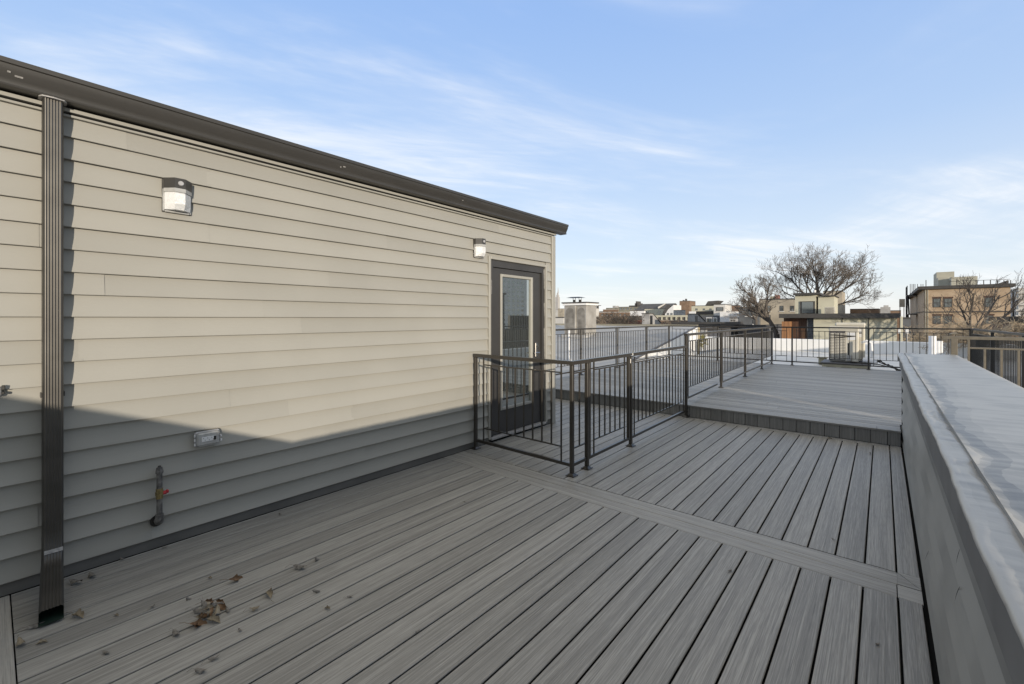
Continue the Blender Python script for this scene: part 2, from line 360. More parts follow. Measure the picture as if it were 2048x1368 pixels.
# roofs the decks stand on
rf = MB(); rf.box(-5.93, 7.0, -8, 24.42, -0.6, -0.1)
tag(rf.build('white_roof', 'white_roof', origin=(0, 0, -0.6)), kind='structure')
rs = MB(); rs.grid([[(-5.92 + 12.9 * i / 30, 6.9 + 17.5 * j / 30, -0.03 + 0.02 * math.sin(i * 1.7 + j * 0.9)) for i in range(31)] for j in range(31)])
# low raised field of the roof behind the upper deck
tag(rs.build('roof_field', 'white_roof', origin=(0, 6.9, -0.05), smooth=True), kind='structure')
g = MB(); g.grid([[(-4000 + 8000 * i / 8, -2000 + 8000 * j / 8, -11) for i in range(9)] for j in range(9)])
tag(g.build('ground', 'ground', origin=(0, 0, -11)), kind='structure')

# ---------------------------------------------------------------- the rooftop house on the left
H_TOP = 2.80; CORN = 5.19; WS = -4.0
DY0, DY1, DZ1 = 3.850, 4.965, 2.195       # door opening incl. frame
house = thing('rooftop_house', (-5.0, 1.0, 0), 'greige vinyl sided rooftop house with dark gutter and glazed door on the left', 'house')
def courses():
    mb = MB(); pitch = 0.1293; z0 = 0.072; k = 0; rng = random.Random(3)
    while z0 + k * pitch < 2.62:
        zb = z0 + k * pitch; zt = min(zb + pitch, 2.640); k += 1
        spans = []
        if zb < DZ1 + 0.02 and zt > 0.06: spans = [(WS, DY0 - 0.035), (DY1 + 0.035, CORN - 0.075)]
        else: spans = [(WS, CORN - 0.075)]
        if zb < DZ1 + 0.02 < zt: spans = [(WS, DY0 - 0.035), (DY1 + 0.035, CORN - 0.075)]
        for a, b in spans:
            cuts = [a]
            t = a + rng.uniform(0.9, 3.6)
            while t < b - 0.4: cuts.append(t); t += rng.uniform(2.4, 3.7)
            cuts.append(b)
            for q in range(len(cuts) - 1):
                mb.cur = rng.random(); ya, yb = cuts[q], cuts[q + 1] + (0.02 if q < len(cuts) - 2 else 0)
                o = 0.0026 * (len(cuts) - 2 - q)
                n = max(2, int((yb - ya) / 0.35)); rows = []
                ph = rng.uniform(0, 9)
                for i in range(n + 1):
                    yy = ya + (yb - ya) * i / n
                    w = 0.0011 * math.sin(yy * 2.3 + ph) + 0.0008 * math.sin(yy * 5.1 + ph * 2)
                    rows.append([(WX - 0.008, yy, zb + 0.012), (WX + 0.003, yy, zb + 0.010), (WX + 0.0225 + o, yy, zb), (WX + 0.024 + o, yy, zb + 0.003)] + [(WX + xo + o + w * 1.3, yy, zb + pitch * f) for f, xo in ((0.16, 0.0190), (0.34, 0.0122), (0.56, 0.0066), (0.80, 0.0034))] + [(WX + 0.002 + o, yy, zt + 0.011)])
                mb.grid([[r[c] for r in rows] for c in range(9)])
    return mb
courses().build('siding', 'siding', house, smooth=35)
core = MB(); core.box(-8.6, WX - 0.06, WS, CORN - 0.01, 0.0, 2.74)
core.box(WX - 0.06, WX - 0.008, WS, DY0, 0, 2.74); core.box(WX - 0.06, WX - 0.008, DY1, CORN - 0.012, 0, 2.74); core.box(WX - 0.06, WX - 0.008, DY0, DY1, DZ1, 2.74)
core.build('wall', 'siding', house)
ct = MB(); ct.bbox(WX - 0.07, WX + 0.034, CORN - 0.07, CORN + 0.012, 0.0, 2.655, c=0.004); ct.build('corner_trim', 'trim', house)
bt = MB(); bt.box(WX - 0.005, WX + 0.006, WS, DY0 - 0.036, 0.002, 0.07); bt.box(WX - 0.005, WX + 0.006, DY1 + 0.036, CORN - 0.075, 0.002, 0.07); bt.build('base_flashing', mat('dark_flashing', (0.15, 0.145, 0.135), 0.5, var=0.15, vscale=4), house)
fr = MB(); fr.box(WX - 0.005, WX + 0.030, WS, CORN + 0.01, 2.643, 2.655); fr.box(WX - 0.005, WX + 0.040, WS, CORN + 0.022, 2.668, 2.688); fr.build('frieze_trim', 'trim', house)
fr = MB(); fr.box(WX - 0.005, WX + 0.008, WS, CORN, 2.655, 2.668); fr.box(WX - 0.005, WX + 0.012, WS, CORN, 2.688, 2.72); fr.build('frieze_recess', 'black', house)
# K-style gutter: outer profile in x,z
gx0 = WX + 0.004
prof = [(0.0, 2.700), (0.090, 2.700), (0.1015, 2.701), (0.1045, 2.706), (0.1025, 2.712), (0.099, 2.715), (0.099, 2.724), (0.106, 2.742), (0.124, 2.775), (0.129, 2.798), (0.130, 2.806), (0.139, 2.810), (0.1395, 2.834), (0.118, 2.834), (0.118, 2.829), (0.128, 2.827), (0.124, 2.806), (0.116, 2.776), (0.092, 2.728), (0.084, 2.706), (0.0, 2.706)]
gt = MB(); n = len(prof); ys = [WS, -1.5, 1.52, 1.524, 4.0, 5.37]
rows = [[(gx0 + p[0], yy, p[1]) for p in prof] for yy in ys]
vs = [p for r in rows for p in r]; fsx = []
for j in range(len(ys) - 1):
    for i in range(n):
        k = (i + 1) % n; fsx.append((j * n + i, j * n + k, (j + 1) * n + k, (j + 1) * n + i))
gt.add(vs, fsx)
capp = [p for p in prof[:14]] + [(0.0, 2.834)]
gt.prism([(gx0 + p[0], p[1]) for p in capp], 1, 5.366, 5.372)
gutter = gt.build('gutter', 'bronze', house, smooth=38)
for yy, z, w in ((0.10, 2.757, 0.030), (0.065, 2.768, 0.012), (1.93, 2.765, 0.022), (1.90, 2.757, 0.010), (3.3, 2.764, 0.018)):
    s = MB(); s.grid([[(gx0 + 0.1075 + (z + dz - 2.742) * 0.545 + 0.0015, yy + dy * w, z + dz) for dy in (-0.5, -0.2, 0.2, 0.5)] for dz in (-0.004, 0.004)]); s.build('scuff_mark', 'scuff', gutter)
rr = MB(); rr.box(-8.7, gx0 - 0.002, WS, CORN + 0.18, 2.745, 2.835); rr.build('roof', 'roofdark', house)
# downspout
def corrug(y0, y1, depth, ribs=5):
    """outline (x offset, y) of a corrugated rectangular pipe with rounded ribs, x outwards"""
    pts = [(0.0, y0), (depth * 0.70, y0), (depth * 0.86, y0 + 0.002), (depth * 0.95, y0 + 0.007)]
    a, b = y0 + 0.012, y1 - 0.012; n = ribs * 8
    for i in range(n + 1):
        f = i / n; c = math.cos(2 * math.pi * ribs * f); pts.append((depth - 0.0016 + 0.0016 * c, a + (b - a) * f))
    pts += [(depth * 0.95, y1 - 0.007), (depth * 0.86, y1 - 0.002), (depth * 0.70, y1), (0.0, y1)]
    return pts
ds = MB(); SY0, SY1 = 0.186, 0.268
out = corrug(SY0, SY1, 0.074); base = WX + 0.030; L = len(out)
levels = [(2.700, 0.0, 1.0, 0.0), (1.2, 0.0, 1.0, 0), (0.30, 0.0, 1.0, 0.0)]
rows = [[(base + o[0], o[1], z) for o in out] for z, *_ in levels]
ds.grid(rows + [])
spout = ds.build('downspout', 'spout', house, smooth=85)
for ya, yb in ((SY0 - 0.006, SY0 - 0.001), (SY1 + 0.001, SY1 + 0.006)): part_box('strap', 'bronze', spout, base - 0.01, base + 0.05, ya, yb, 1.05, 1.075)
oc = MB(); pts = [(base - 0.0, SY0 - 0.014), (base + 0.06, SY0 - 0.014), (base + 0.084, SY0 - 0.002), (base + 0.092, (SY0 + SY1) / 2), (base + 0.084, SY1 + 0.002), (base + 0.06, SY1 + 0.014), (base, SY1 + 0.014)]
oc.prism([(p[0], p[1]) for p in pts], 2, 2.694, 2.7005); oc.build('outlet_collar', 'scuff', spout)
# shoe: bends at z 0.30 and runs out over the boards
sh = MB(); path = [((base, 0.30), 0.0), ((base + 0.012, 0.20), 0.25), ((base + 0.06, 0.115), 0.75), ((base + 0.14, 0.085), 1.0), ((base + 0.47, 0.014), 1.0)]
rows = []
for (bx, bz), k in path:
    a = k * R(72)       # outward normal turns from +x to +z
    w = 1.0 + 0.06 * k
    dy_ = -0.034 * min(1.0, max(0.0, (bx - base) / 0.47)); rows.append([(bx + o[0] * math.cos(a) * 1.0, dy_ + (SY0 + SY1) / 2 + (o[1] - (SY0 + SY1) / 2) * w, bz + o[0] * math.sin(a)) for o in out])
sh.grid(rows)
shoe = sh.build('shoe', 'spout', spout, smooth=85)
bm_ = MB(); rows2 = []
for (bx, bz), k in path[2:]:
    w = 1.0 + 0.06 * k; ym = (SY0 + SY1) / 2 - 0.034 * min(1.0, (bx - base) / 0.47); hw = (SY1 - SY0) / 2 * w
    e = 0.02 if (bx, bz) == path[-1][0] else 0
    rows2.append([(bx + e, ym - hw, bz - 0.002), (bx + e, ym + hw, bz - 0.002)])
bm_.grid(rows2); bm_.build('lower_lip', 'greenpaint', shoe)
bn = MB(); bn.grid([[(p[0] + 0.0025, p[1], p[2] + 0.002) for p in [(base + 0.0745 * math.cos(R(72 * k)) + bx - base, (SY0 + SY1) / 2 + t * 0.036, bz + 0.0745 * math.sin(R(72 * k))) for t in (-1, -0.3, 0.3, 1)]] for (bx, bz), k in (((base + 0.018, 0.188), 0.33), ((base + 0.035, 0.152), 0.55))])
bn.build('worn_patch', 'scuff', shoe)
# door
dr = MB()
for a, b in ((DY0 - 0.035, DY0), (DY1, DY1 + 0.035)): dr.bbox(WX - 0.03, WX + 0.036, a, b, 0.045, DZ1 + 0.035, c=0.004)
dr.bbox(WX - 0.03, WX + 0.036, DY0, DY1, DZ1, DZ1 + 0.035, c=0.004)
dr.build('door_trim', 'trim', house)
fm = MB()
fm.box(WX - 0.10, WX + 0.010, DY0 + 0.002, DY0 + 0.062, 0.06, DZ1 - 0.002); fm.box(WX - 0.10, WX + 0.010, DY1 - 0.062, DY1 - 0.002, 0.06, DZ1 - 0.002)
fm.box(WX - 0.10, WX + 0.010, DY0 + 0.062, DY1 - 0.062, DZ1 - 0.085, DZ1 - 0.002)
fm.build('door_frame', 'door', house)
th = MB(); th.bbox(WX - 0.10, WX + 0.045, DY0 + 0.002, DY1 - 0.002, 0.03, 0.058, c=0.004); th.build('threshold', 'scuff', house)
SL0, SL1, SZ0, SZ1 = DY0 + 0.067, DY1 - 0.067, 0.066, DZ1 - 0.092
GY0, GY1, GZ0, GZ1 = 4.075, 4.705, 0.36, 2.025
dl = MB(); xb, xf = WX - 0.06, WX - 0.012
dl.box(xb, xf, SL0, GY0, SZ0, SZ1); dl.box(xb, xf, GY1, SL1, SZ0, SZ1); dl.box(xb, xf, GY0, GY1, SZ0, GZ0); dl.box(xb, xf, GY0, GY1, GZ1, SZ1)
door = dl.build('door', 'door', house)
part_box('dark_gap', 'dark', door, xb - 0.02, xb - 0.005, DY0, DY1, 0.05, DZ1)
gf = MB()
for a, b, c, d in ((GY0 - 0.012, GY0 + 0.022, GZ0 - 0.012, GZ1 + 0.012), (GY1 - 0.022, GY1 + 0.012, GZ0 - 0.012, GZ1 + 0.012)): gf.bbox(xf - 0.02, xf + 0.012, a, b, c, d, c=0.004)
for c, d in ((GZ0 - 0.012, GZ0 + 0.022), (GZ1 - 0.022, GZ1 + 0.012)): gf.bbox(xf - 0.02, xf + 0.0115, GY0 + 0.022, GY1 - 0.022, c, d, c=0.004)
gf.build('glazing_bead', 'trim', door)
part_box('pane', 'doorglass', door, xf - 0.022, xf - 0.014, GY0 + 0.021, GY1 - 0.021, GZ0 + 0.021, GZ1 - 0.021)
hd = MB(); hd.bbox(xf, xf + 0.012, 4.775, 4.825, 0.965, 1.155, c=0.004); hd.cyl((xf + 0.01, 4.80, 1.115), (xf + 0.03, 4.80, 1.115), 0.019)
hd.cyl((xf + 0.01, 4.80, 1.02), (xf + 0.055, 4.80, 1.02), 0.011); hd.bbox(xf + 0.044, xf + 0.062, 4.70, 4.812, 1.01, 1.03, c=0.005); hd.build('handle', 'chrome', door)
for (a, b, w) in ((DZ1 - 0.03, DZ1 - 0.30, 0.012), (1.70, 1.52, 0.007), (1.35, 0.95, 0.006), (0.9, 0.72, 0.008)):
    ch = MB(); ch.add([(WX + 0.0115, DY1 - 0.012 - w, a), (WX + 0.0115, DY1 - 0.004, a), (WX + 0.0115, DY1 - 0.003, b), (WX + 0.0115, DY1 - 0.004 - w * 0.7, b)], [(0, 1, 2, 3)]); ch.build('chipped_edge', 'scuff', house)
ch = MB(); ch.add([(WX + 0.0115, DY0 + 0.03, 1.95), (WX + 0.0115, DY0 + 0.036, 1.95), (WX + 0.0115, DY0 + 0.035, 1.78), (WX + 0.0115, DY0 + 0.03, 1.78)], [(0, 1, 2, 3)])
ch.build('chipped_edge', 'scuff', house)

# ---------------------------------------------------------------- wall lights
def wall_light(y, z, label):
    t = thing('wall_light', (WX + 0.012, y, z), label, 'wall light', 'wall lights on the sided wall')
    W = 0.076; x0 = WX + 0.018
    def octo(w, d): return [(x0, y - w), (x0 + d * 0.35, y - w), (x0 + d, y - w * 0.38), (x0 + d, y + w * 0.38), (x0 + d * 0.35, y + w), (x0, y + w)]
    b = MB(); b.prism(octo(W, 0.088)[::1], 2, z + 0.150, z + 0.216); b.box(x0 - 0.003, x0 + 0.008, y - W - 0.003, y + W + 0.003, z, z + 0.212); b.build('housing', 'bronze', t)
    s = MB(); s.cyl((x0 + 0.088, y + 0.004, z + 0.184), (x0 + 0.094, y + 0.004, z + 0.184), 0.016, 0.013, 20); s.build('photocell', 'grey_plastic', t)
    c = MB(); o1 = octo(W, 0.088); o2 = octo(W, 0.082); o3 = octo(W - 0.004, 0.045)
    n = 6; vs = [(p[0], p[1], z + 0.124) for p in octo(W - 0.007, 0.084)] + [(p[0], p[1], z + 0.115) for p in octo(W - 0.006, 0.090)] + [(p[0], p[1], z + 0.05) for p in octo(W - 0.006, 0.088)] + [(p[0], p[1], z + 0.014) for p in octo(W - 0.008, 0.066)]
    fs_ = [tuple(range(n - 1, -1, -1)), tuple(range(3 * n, 4 * n))]
    for k in range(3): fs_ += [(k * n + i, k * n + (i + 1) % n, (k + 1) * n + (i + 1) % n, (k + 1) * n + i) for i in range(n)]
    c.add(vs, [f[::-1] for f in fs_]); lens = c.build('lens', 'lens', t)
    cb = MB(); cb.prism(octo(W - 0.001, 0.092), 2, z + 0.125, z + 0.1495); cb.build('clear_rim', 'clearlens', t)
    r = MB(); r.bbox(x0, x0 + 0.014, y - W - 0.001, y - W + 0.010, z + 0.004, z + 0.15, c=0.003); r.bbox(x0, x0 + 0.014, y + W - 0.010, y + W + 0.001, z + 0.004, z + 0.15, c=0.003); r.bbox(x0, x0 + 0.020, y - W + 0.010, y + W - 0.010, z + 0.0, z + 0.012, c=0.003)
    r.build('lens_flange', 'clearlens', t)
    return t
wall_light(0.800, 2.180, 'bronze topped wall light with white lens, high on the siding beside the downspout')
wall_light(3.650, 2.185, 'bronze topped wall light with white lens, beside the upper corner of the glazed door')
# ---------------------------------------------------------------- outlet covers
def outlet(y0, y1, z0, z1, label, opened=False):
    t = thing('outlet_cover', (WX + 0.012, (y0 + y1) / 2, z0), label, 'outlet cover')
    x0 = WX + 0.018
    b = MB(); b.bbox(x0, x0 + 0.030, y0, y1, z0, z1, c=0.007); b.build('base_box', 'grey_plastic', t)
    l = MB(); l.bbox(x0 + 0.0305, x0 + 0.050, y0 + 0.004, y1 - 0.006, z0 + 0.003, z1 - 0.003, c=0.012); lid = l.build('lid', 'clearlens', t)
    yc, zc = (y0 + y1) / 2 + 0.004, (z0 + z1) / 2
    r = MB(); r.bbox(x0 + 0.050, x0 + 0.0525, yc - 0.044, yc + 0.040, zc - 0.016, zc + 0.016, c=0.001); rc = r.build('receptacle', 'white_plastic', t)
    s = MB()
    for q in (-0.03, -0.006, 0.018):
        s.box(x0 + 0.0525, x0 + 0.0535, yc + q - 0.005, yc + q - 0.003, zc + 0.003, zc + 0.010); s.box(x0 + 0.0525, x0 + 0.0535, yc + q + 0.004, yc + q + 0.006, zc - 0.010, zc - 0.003)
    s.box(x0 + 0.0525, x0 + 0.0535, yc + 0.026, yc + 0.039, zc - 0.014, zc + 0.014); s.build('slot', 'black', rc)
    for q in (0.2, 0.5, 0.8):
        h = MB(); h.cyl((x0 + 0.034, y0 - 0.003, z0 + (z1 - z0) * q - 0.008), (x0 + 0.034, y0 - 0.003, z0 + (z1 - z0) * q + 0.008), 0.005, n=8); h.build('hinge', 'white_plastic', t)
    for za, zb, e in ((0.02, 0.034, 0.010), (0.05, 0.06, 0.008)): part_box('latch', 'white_plastic', t, x0 + 0.02, x0 + 0.045, y1, y1 + e, z0 + za, z0 + zb)
    return t
outlet(0.895, 1.040, 0.612, 0.712, 'grey weatherproof outlet cover with white receptacle, low on the siding at the shadow edge')
ob = thing('small_junction_box', (WX + 0.012, 0.02, 1.07), 'small white junction box with dark clip cut by the left edge of the view', 'junction box')
part_box('base_box', 'grey_plastic', ob, WX + 0.008, WX + 0.05, -0.08, 0.040, 1.075, 1.125, c=0.006)
part_box('latch', 'bronze', ob, WX + 0.03, WX + 0.055, 0.0405, 0.052, 1.085, 1.098, c=0.003)
part_box('latch', 'bronze', ob, WX + 0.03, WX + 0.055, 0.0405, 0.054, 1.108, 1.132, c=0.003)
# ---------------------------------------------------------------- gas pipe stub
gp = thing('gas_pipe', (WX + 0.055, 0.69, 0.165), 'worn black capped gas pipe stub with red valve on the shaded siding', 'pipe')
px_, py_ = WX + 0.065, 0.70
b = MB(); b.cyl((px_, py_, 0.215), (px_, py_, 0.505), 0.0155, n=14); b.build('riser', 'pipe', gp, smooth=True)
b = MB(); b.cyl((px_, py_, 0.497), (px_, py_, 0.512), 0.021, n=8); b.cyl((px_, py_, 0.512), (px_, py_, 0.534), 0.0205, 0.016, n=8); b.cyl((px_, py_, 0.534), (px_, py_, 0.545), 0.010, n=4); b.build('cap', 'pipe', gp)
b = MB(); b.tube([(px_, py_, 0.235), (px_, py_, 0.205), (px_ - 0.012, py_, 0.188), (px_ - 0.055, py_, 0.182)], [0.021, 0.024, 0.025, 0.022], 14); b.build('elbow', 'pipe', gp, smooth=True)
b = MB(); b.cyl((px_ - 0.042, py_ - 0.006, 0.184), (px_ - 0.036, py_ - 0.006, 0.184), 0.036, n=18); b.build('escutcheon', 'black', gp)
b = MB(); b.cyl((px_, py_, 0.335), (px_, py_, 0.40), 0.019, n=8); b.cyl((px_, py_, 0.355), (px_, py_, 0.38), 0.022, n=8); vb = b.build('valve_body', 'brass', gp)
b = MB(); b.cyl((px_ + 0.005, py_ + 0.015, 0.366), (px_ + 0.008, py_ + 0.034, 0.368), 0.011, 0.013, n=10); b.bbox(px_ - 0.004, px_ + 0.016, py_ + 0.034, py_ + 0.046, 0.362, 0.382, c=0.003); b.build('handle', 'red', gp)

# ---------------------------------------------------------------- parapet on the right
PT = 1.065; PX0, PX1 = 0.138, 0.655; PEND = 7.14
par = thing('parapet_wall', (0.4, 2, 0), 'low sided parapet wall with lumpy grey membrane coping along the right edge', 'parapet')
def coping():
    from mathutils import noise as NZ
    mb = MB(); ny = 620; rows = []
    def nz(y, sd, f=1.0): return NZ.noise(Vector((y * 1.1 * f, sd, 0.3))) + 0.5 * NZ.noise(Vector((y * 3.1 * f, sd + 5, 0.7))) + 0.28 * NZ.noise(Vector((y * 8.7 * f, sd + 9, 0.1))) + 0.12 * NZ.noise(Vector((y * 21 * f, sd + 3, 0.5)))
    for j in range(ny + 1):
        y = -3.0 + (PEND + 3.0) * j / ny
        e = 0.008 * nz(y, 1.0); sm = 0.034 * nz(y, 4.2, 0.9) + 0.030 * nz(y, 14.2, 2.3); zl = 0.0045 * nz(y, 2.5, 1.6); sh = 0.018 * nz(y, 8.1)
        xe = PX0 + e; seam = PX0 + max(0.03, 0.068 + sm); vw = 0.048 + 0.022 * nz(y, 12.0)
        def wr(x, a): return a * (NZ.noise(Vector((y * 16, x * 7, 2.2))) + 0.6 * NZ.noise(Vector((y * 34, x * 16, 5.1))))
        lip = []
        for k, f in enumerate((0.18, 0.40, 0.62, 0.82)):
            x = xe * (1 - f) + seam * f; lip.append((x, y, PT + 0.001 - 0.0025 * f + zl * (1 - 0.7 * f) + wr(x, 0.0030) + sh * 0.10 * math.sin(math.pi * f)))
        fx = [0.30 + 0.045 * k for k in range(8)]; x0_ = seam + vw + 0.02
        field = [(x0_ + (PX1 - 0.02 - x0_) * k / 8, y, PT - 0.005 + 0.008 * k / 8 + wr(x0_ + k * 0.05, 0.0016)) for k in range(9)]
        rows.append([(xe + 0.030, y, PT - 0.018), (xe + 0.003, y, PT - 0.015 + zl), (xe, y, PT - 0.011 + zl), (xe + 0.001, y, PT - 0.006 + zl), (xe + 0.005, y, PT - 0.0015 + zl)] + lip +
                    [(seam - 0.006, y, PT - 0.0020 + zl * 0.2), (seam, y, PT - 0.0032), (seam + 0.006, y, PT - 0.0055), (seam + vw * 0.6, y, PT - 0.008 + wr(seam + 0.03, 0.0010)), (seam + vw, y, PT - 0.0065)] + field +
                    [(PX1, y, PT - 0.002), (PX1 + 0.004, y, PT - 0.02), (PX1 + 0.004, y, PT - 0.09)])
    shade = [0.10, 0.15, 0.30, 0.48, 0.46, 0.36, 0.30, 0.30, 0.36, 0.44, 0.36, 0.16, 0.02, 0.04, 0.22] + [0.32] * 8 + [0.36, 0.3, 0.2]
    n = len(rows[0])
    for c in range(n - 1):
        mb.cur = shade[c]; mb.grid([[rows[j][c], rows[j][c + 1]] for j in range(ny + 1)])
    mb.cur = 0.3; mb.grid([rows[-1][:], [(p[0], p[1] + 0.004, PT - 0.1) for p in rows[-1]]])
    return mb
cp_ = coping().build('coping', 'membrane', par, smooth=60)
import bmesh
bm0 = bmesh.new(); bm0.from_mesh(cp_.data); bmesh.ops.remove_doubles(bm0, verts=bm0.verts, dist=1e-5); bmesh.ops.recalc_face_normals(bm0, faces=bm0.faces); bm0.to_mesh(cp_.data); bm0.free()
pc = MB(); pc.box(0.205, PX1 - 0.005, -3.0, PEND - 0.01, -0.1, PT - 0.085); pc.build('wall_core', 'siding', par)
# unseen rising part behind the camera, added to cast the wall's diagonal shadow
rk = MB(); rk.prism([(-0.76, PT + 0.02), (-0.76, -0.1), (-6.5, -0.1), (-6.5, PT + 2.19)], 0, 0.662, 0.40); rk.build('raked_shadow_wall', 'siding', par)
ps = MB(); rng = random.Random(5); pitch = 0.129; z0 = 0.03; k = 0
while z0 + k * pitch < PT - 0.13:
    zb = z0 + k * pitch; zt = zb + pitch; k += 1
    cuts = [-3.0, PEND]
    for q in range(1):
        ps.cur = rng.random(); o = 0.0015 * q; a, b = cuts[q] - (0.02 if q else 0), cuts[q + 1]
        ps.grid([[(xx, y, zz) for y in (a, (a + b) / 2, b)] for xx, zz in ((0.210, zb + 0.012), (0.203, zb + 0.010), (0.1765 - o, zb), (0.175 - o, zb + 0.003), (0.1800 - o, zb + pitch * 0.18), (0.1895 - o, zb + pitch * 0.42), (0.1970 - o, zb + pitch * 0.7), (0.2025 - o, zt + 0.011))])
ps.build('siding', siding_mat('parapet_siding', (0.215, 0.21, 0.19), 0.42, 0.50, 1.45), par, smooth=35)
fb = MB(); fb.box(0.156, 0.204, -3.0, PEND - 0.003, PT - 0.150, PT - 0.016); fb.build('fascia', 'fascia', par)
et = MB(); et.box(0.178, 0.60, PEND - 0.008, PEND + 0.006, 0, PT - 0.102); et.build('end_trim', 'black', par)
for (xa_, ya_), (xb_, yb_), bow in (((1924, 1099), (1915, 1137), 0.010), ((1924, 1174), (1912, 1210), 0.010), ((1860, 1102), (1851, 1124), 0.006)):
    pa, pb = on_x(xa_, 0.178, ya_), on_x(xb_, 0.178, yb_); hk = MB(); top_, bot_ = [], []
    for k in range(7):
        f = k / 6; p = pa.lerp(pb, f); bw_ = 0.0035 * math.sin(math.pi * min(1, f + 0.12)); yo = bow * math.sin(math.pi * f)
        top_.append((0.1738, p.y + yo + bw_, p.z)); bot_.append((0.1738, p.y + yo - bw_, p.z))
    hk.grid([bot_, top_]); hk.build('open_joint', 'dark', par)
# hidden wall added past the gap to shade the upper deck, and the neighbour's far wall (outside the frame, seen only by its shadow)
lp = MB(); lp.bbox(0.42, 0.62, 7.48, 14.3, -0.1, 0.66, c=0.01)
tag(lp.build('shade_kerb', 'old_roof'), 'unseen low kerb wall added behind the membrane parapet to shade the upper deck', 'parapet')
npw = MB(); npw.bbox(5.4, 5.7, -6, 24.3, -0.1, 0.90, c=0.02)
tag(npw.build('neighbour_parapet', 'old_roof'), 'grey coated parapet on the far side of the neighbouring roof', 'parapet')
nd = MB(); yy = 5.0
nd.box(0.68, 5.3, 5.0, 15.4, -0.02, 0.14)
tag(nd.build('neighbour_deck', 'deck_x'), kind='structure')
nb = thing('unseen_bulkhead', (4.4, 12, 0), 'unseen black standing seam bulkhead added to shade the railing posts', 'bulkhead')  # out of view, placed so its shadow darkens the railing posts
part_box('wall', 'black', nb, 3.3, 4.6, 10.75, 12.1, 0.14, 2.35)
sm = MB()
for k in range(5): sm.box(3.27, 3.299, 10.80 + k * 0.29, 10.84 + k * 0.29, 0.14, 2.35)
for k in range(5): sm.box(3.35 + k * 0.28, 3.39 + k * 0.28, 10.72, 10.749, 0.14, 2.35)
sm.build('seam', 'bronze', nb); part_box('roof', 'roofdark', nb, 3.25, 4.65, 10.7, 12.15, 2.352, 2.42)

rw = thing('ribbed_wall', (8.1, 19.5, -0.1), 'black ribbed wall farther along the neighbouring roofs', 'wall')
part_box('panel', 'black', rw, 8.03, 8.2, 18.0, 21.0, -0.1, 1.65)
for k_ in range(14): part_box('rib', 'bronze', rw, 7.97, 8.029, 18.05 + 0.215 * k_, 18.12 + 0.215 * k_, -0.1, 1.65)
bfz = thing('black_fence', (3.4, 14, 0.14), 'black slatted fence continuing from the added black bulkhead on the neighbouring deck', 'fence')
part_box('panel', 'black', bfz, 3.38, 3.42, 12.2, 17.2, 0.14, 1.10)
for k_ in range(12): part_box('slat', 'bronze', bfz, 3.35, 3.379, 12.3 + 0.42 * k_, 12.36 + 0.42 * k_, 0.14, 1.12)
# ---------------------------------------------------------------- railings
RMAT = 'rail'
MESH = {}
def picket(parent, x, y, z0, z1, w=0.0125, ang=0.0):
    key = (round(z1 - z0, 3), w, round(ang, 3), RMAT)
    if key not in MESH:
        k = MB(); h = w / 2; k.box(-h, h, -h, h, 0, z1 - z0)
        me = bpy.data.meshes.new('picket'); me.from_pydata(k.v, [], k.f); me.materials.append(M[RMAT]); MESH[key] = me
    o = bpy.data.objects.new('picket', MESH[key]); C.objects.link(o); o.parent = parent
    o.location = Vector((x, y, z0)) - ORG[parent.name]; ORG[o.name] = Vector((x, y, z0)); o.rotation_euler = (0, 0, ang)
    return o
def post(parent, x, y, z0, z1, w=0.036):
    key = ('post', round(z1 - z0, 3), w, RMAT)
    if key not in MESH:
        k = MB(); k.bbox(-w / 2, w / 2, -w / 2, w / 2, 0.012, z1 - z0, c=0.004)
        me = bpy.data.meshes.new('post'); me.from_pydata(k.v, [], k.f); me.materials.append(M[RMAT])
        k = MB(); k.bbox(-0.045, 0.045, -0.045, 0.045, 0.001, 0.010, c=0.003); k.hexa([(-.034, -.034, .010), (.034, -.034, .010), (.034, .034, .010), (-.034, .034, .010), (-.020, -.020, .024), (.020, -.020, .024), (.020, .020, .024), (-.020, .020, .024)])
        mp = bpy.data.meshes.new('base_plate'); mp.from_pydata(k.v, [], k.f); mp.materials.append(M[RMAT]); MESH[key] = (me, mp)
    me, mp = MESH[key]
    o = bpy.data.objects.new('post', me); C.objects.link(o); o.parent = parent; o.location = Vector((x, y, z0)) - ORG[parent.name]
    p = bpy.data.objects.new('base_plate', mp); C.objects.link(p); p.parent = o
    return o
def bar(parent, name, a, b, w, h, zc):
    """straight bar from a to b (xy) with centre height zc"""
    a = Vector((a[0], a[1], 0)); b = Vector((b[0], b[1], 0)); d = (b - a).normalized(); n = Vector((-d.y, d.x, 0)) * (w / 2)
    k = MB(); q = [a - n, b - n, b + n, a + n]
    k.hexa([(p.x, p.y, zc - h / 2) for p in q] + [(p.x, p.y, zc + h / 2) for p in q]); return k.build(name, RMAT, parent)
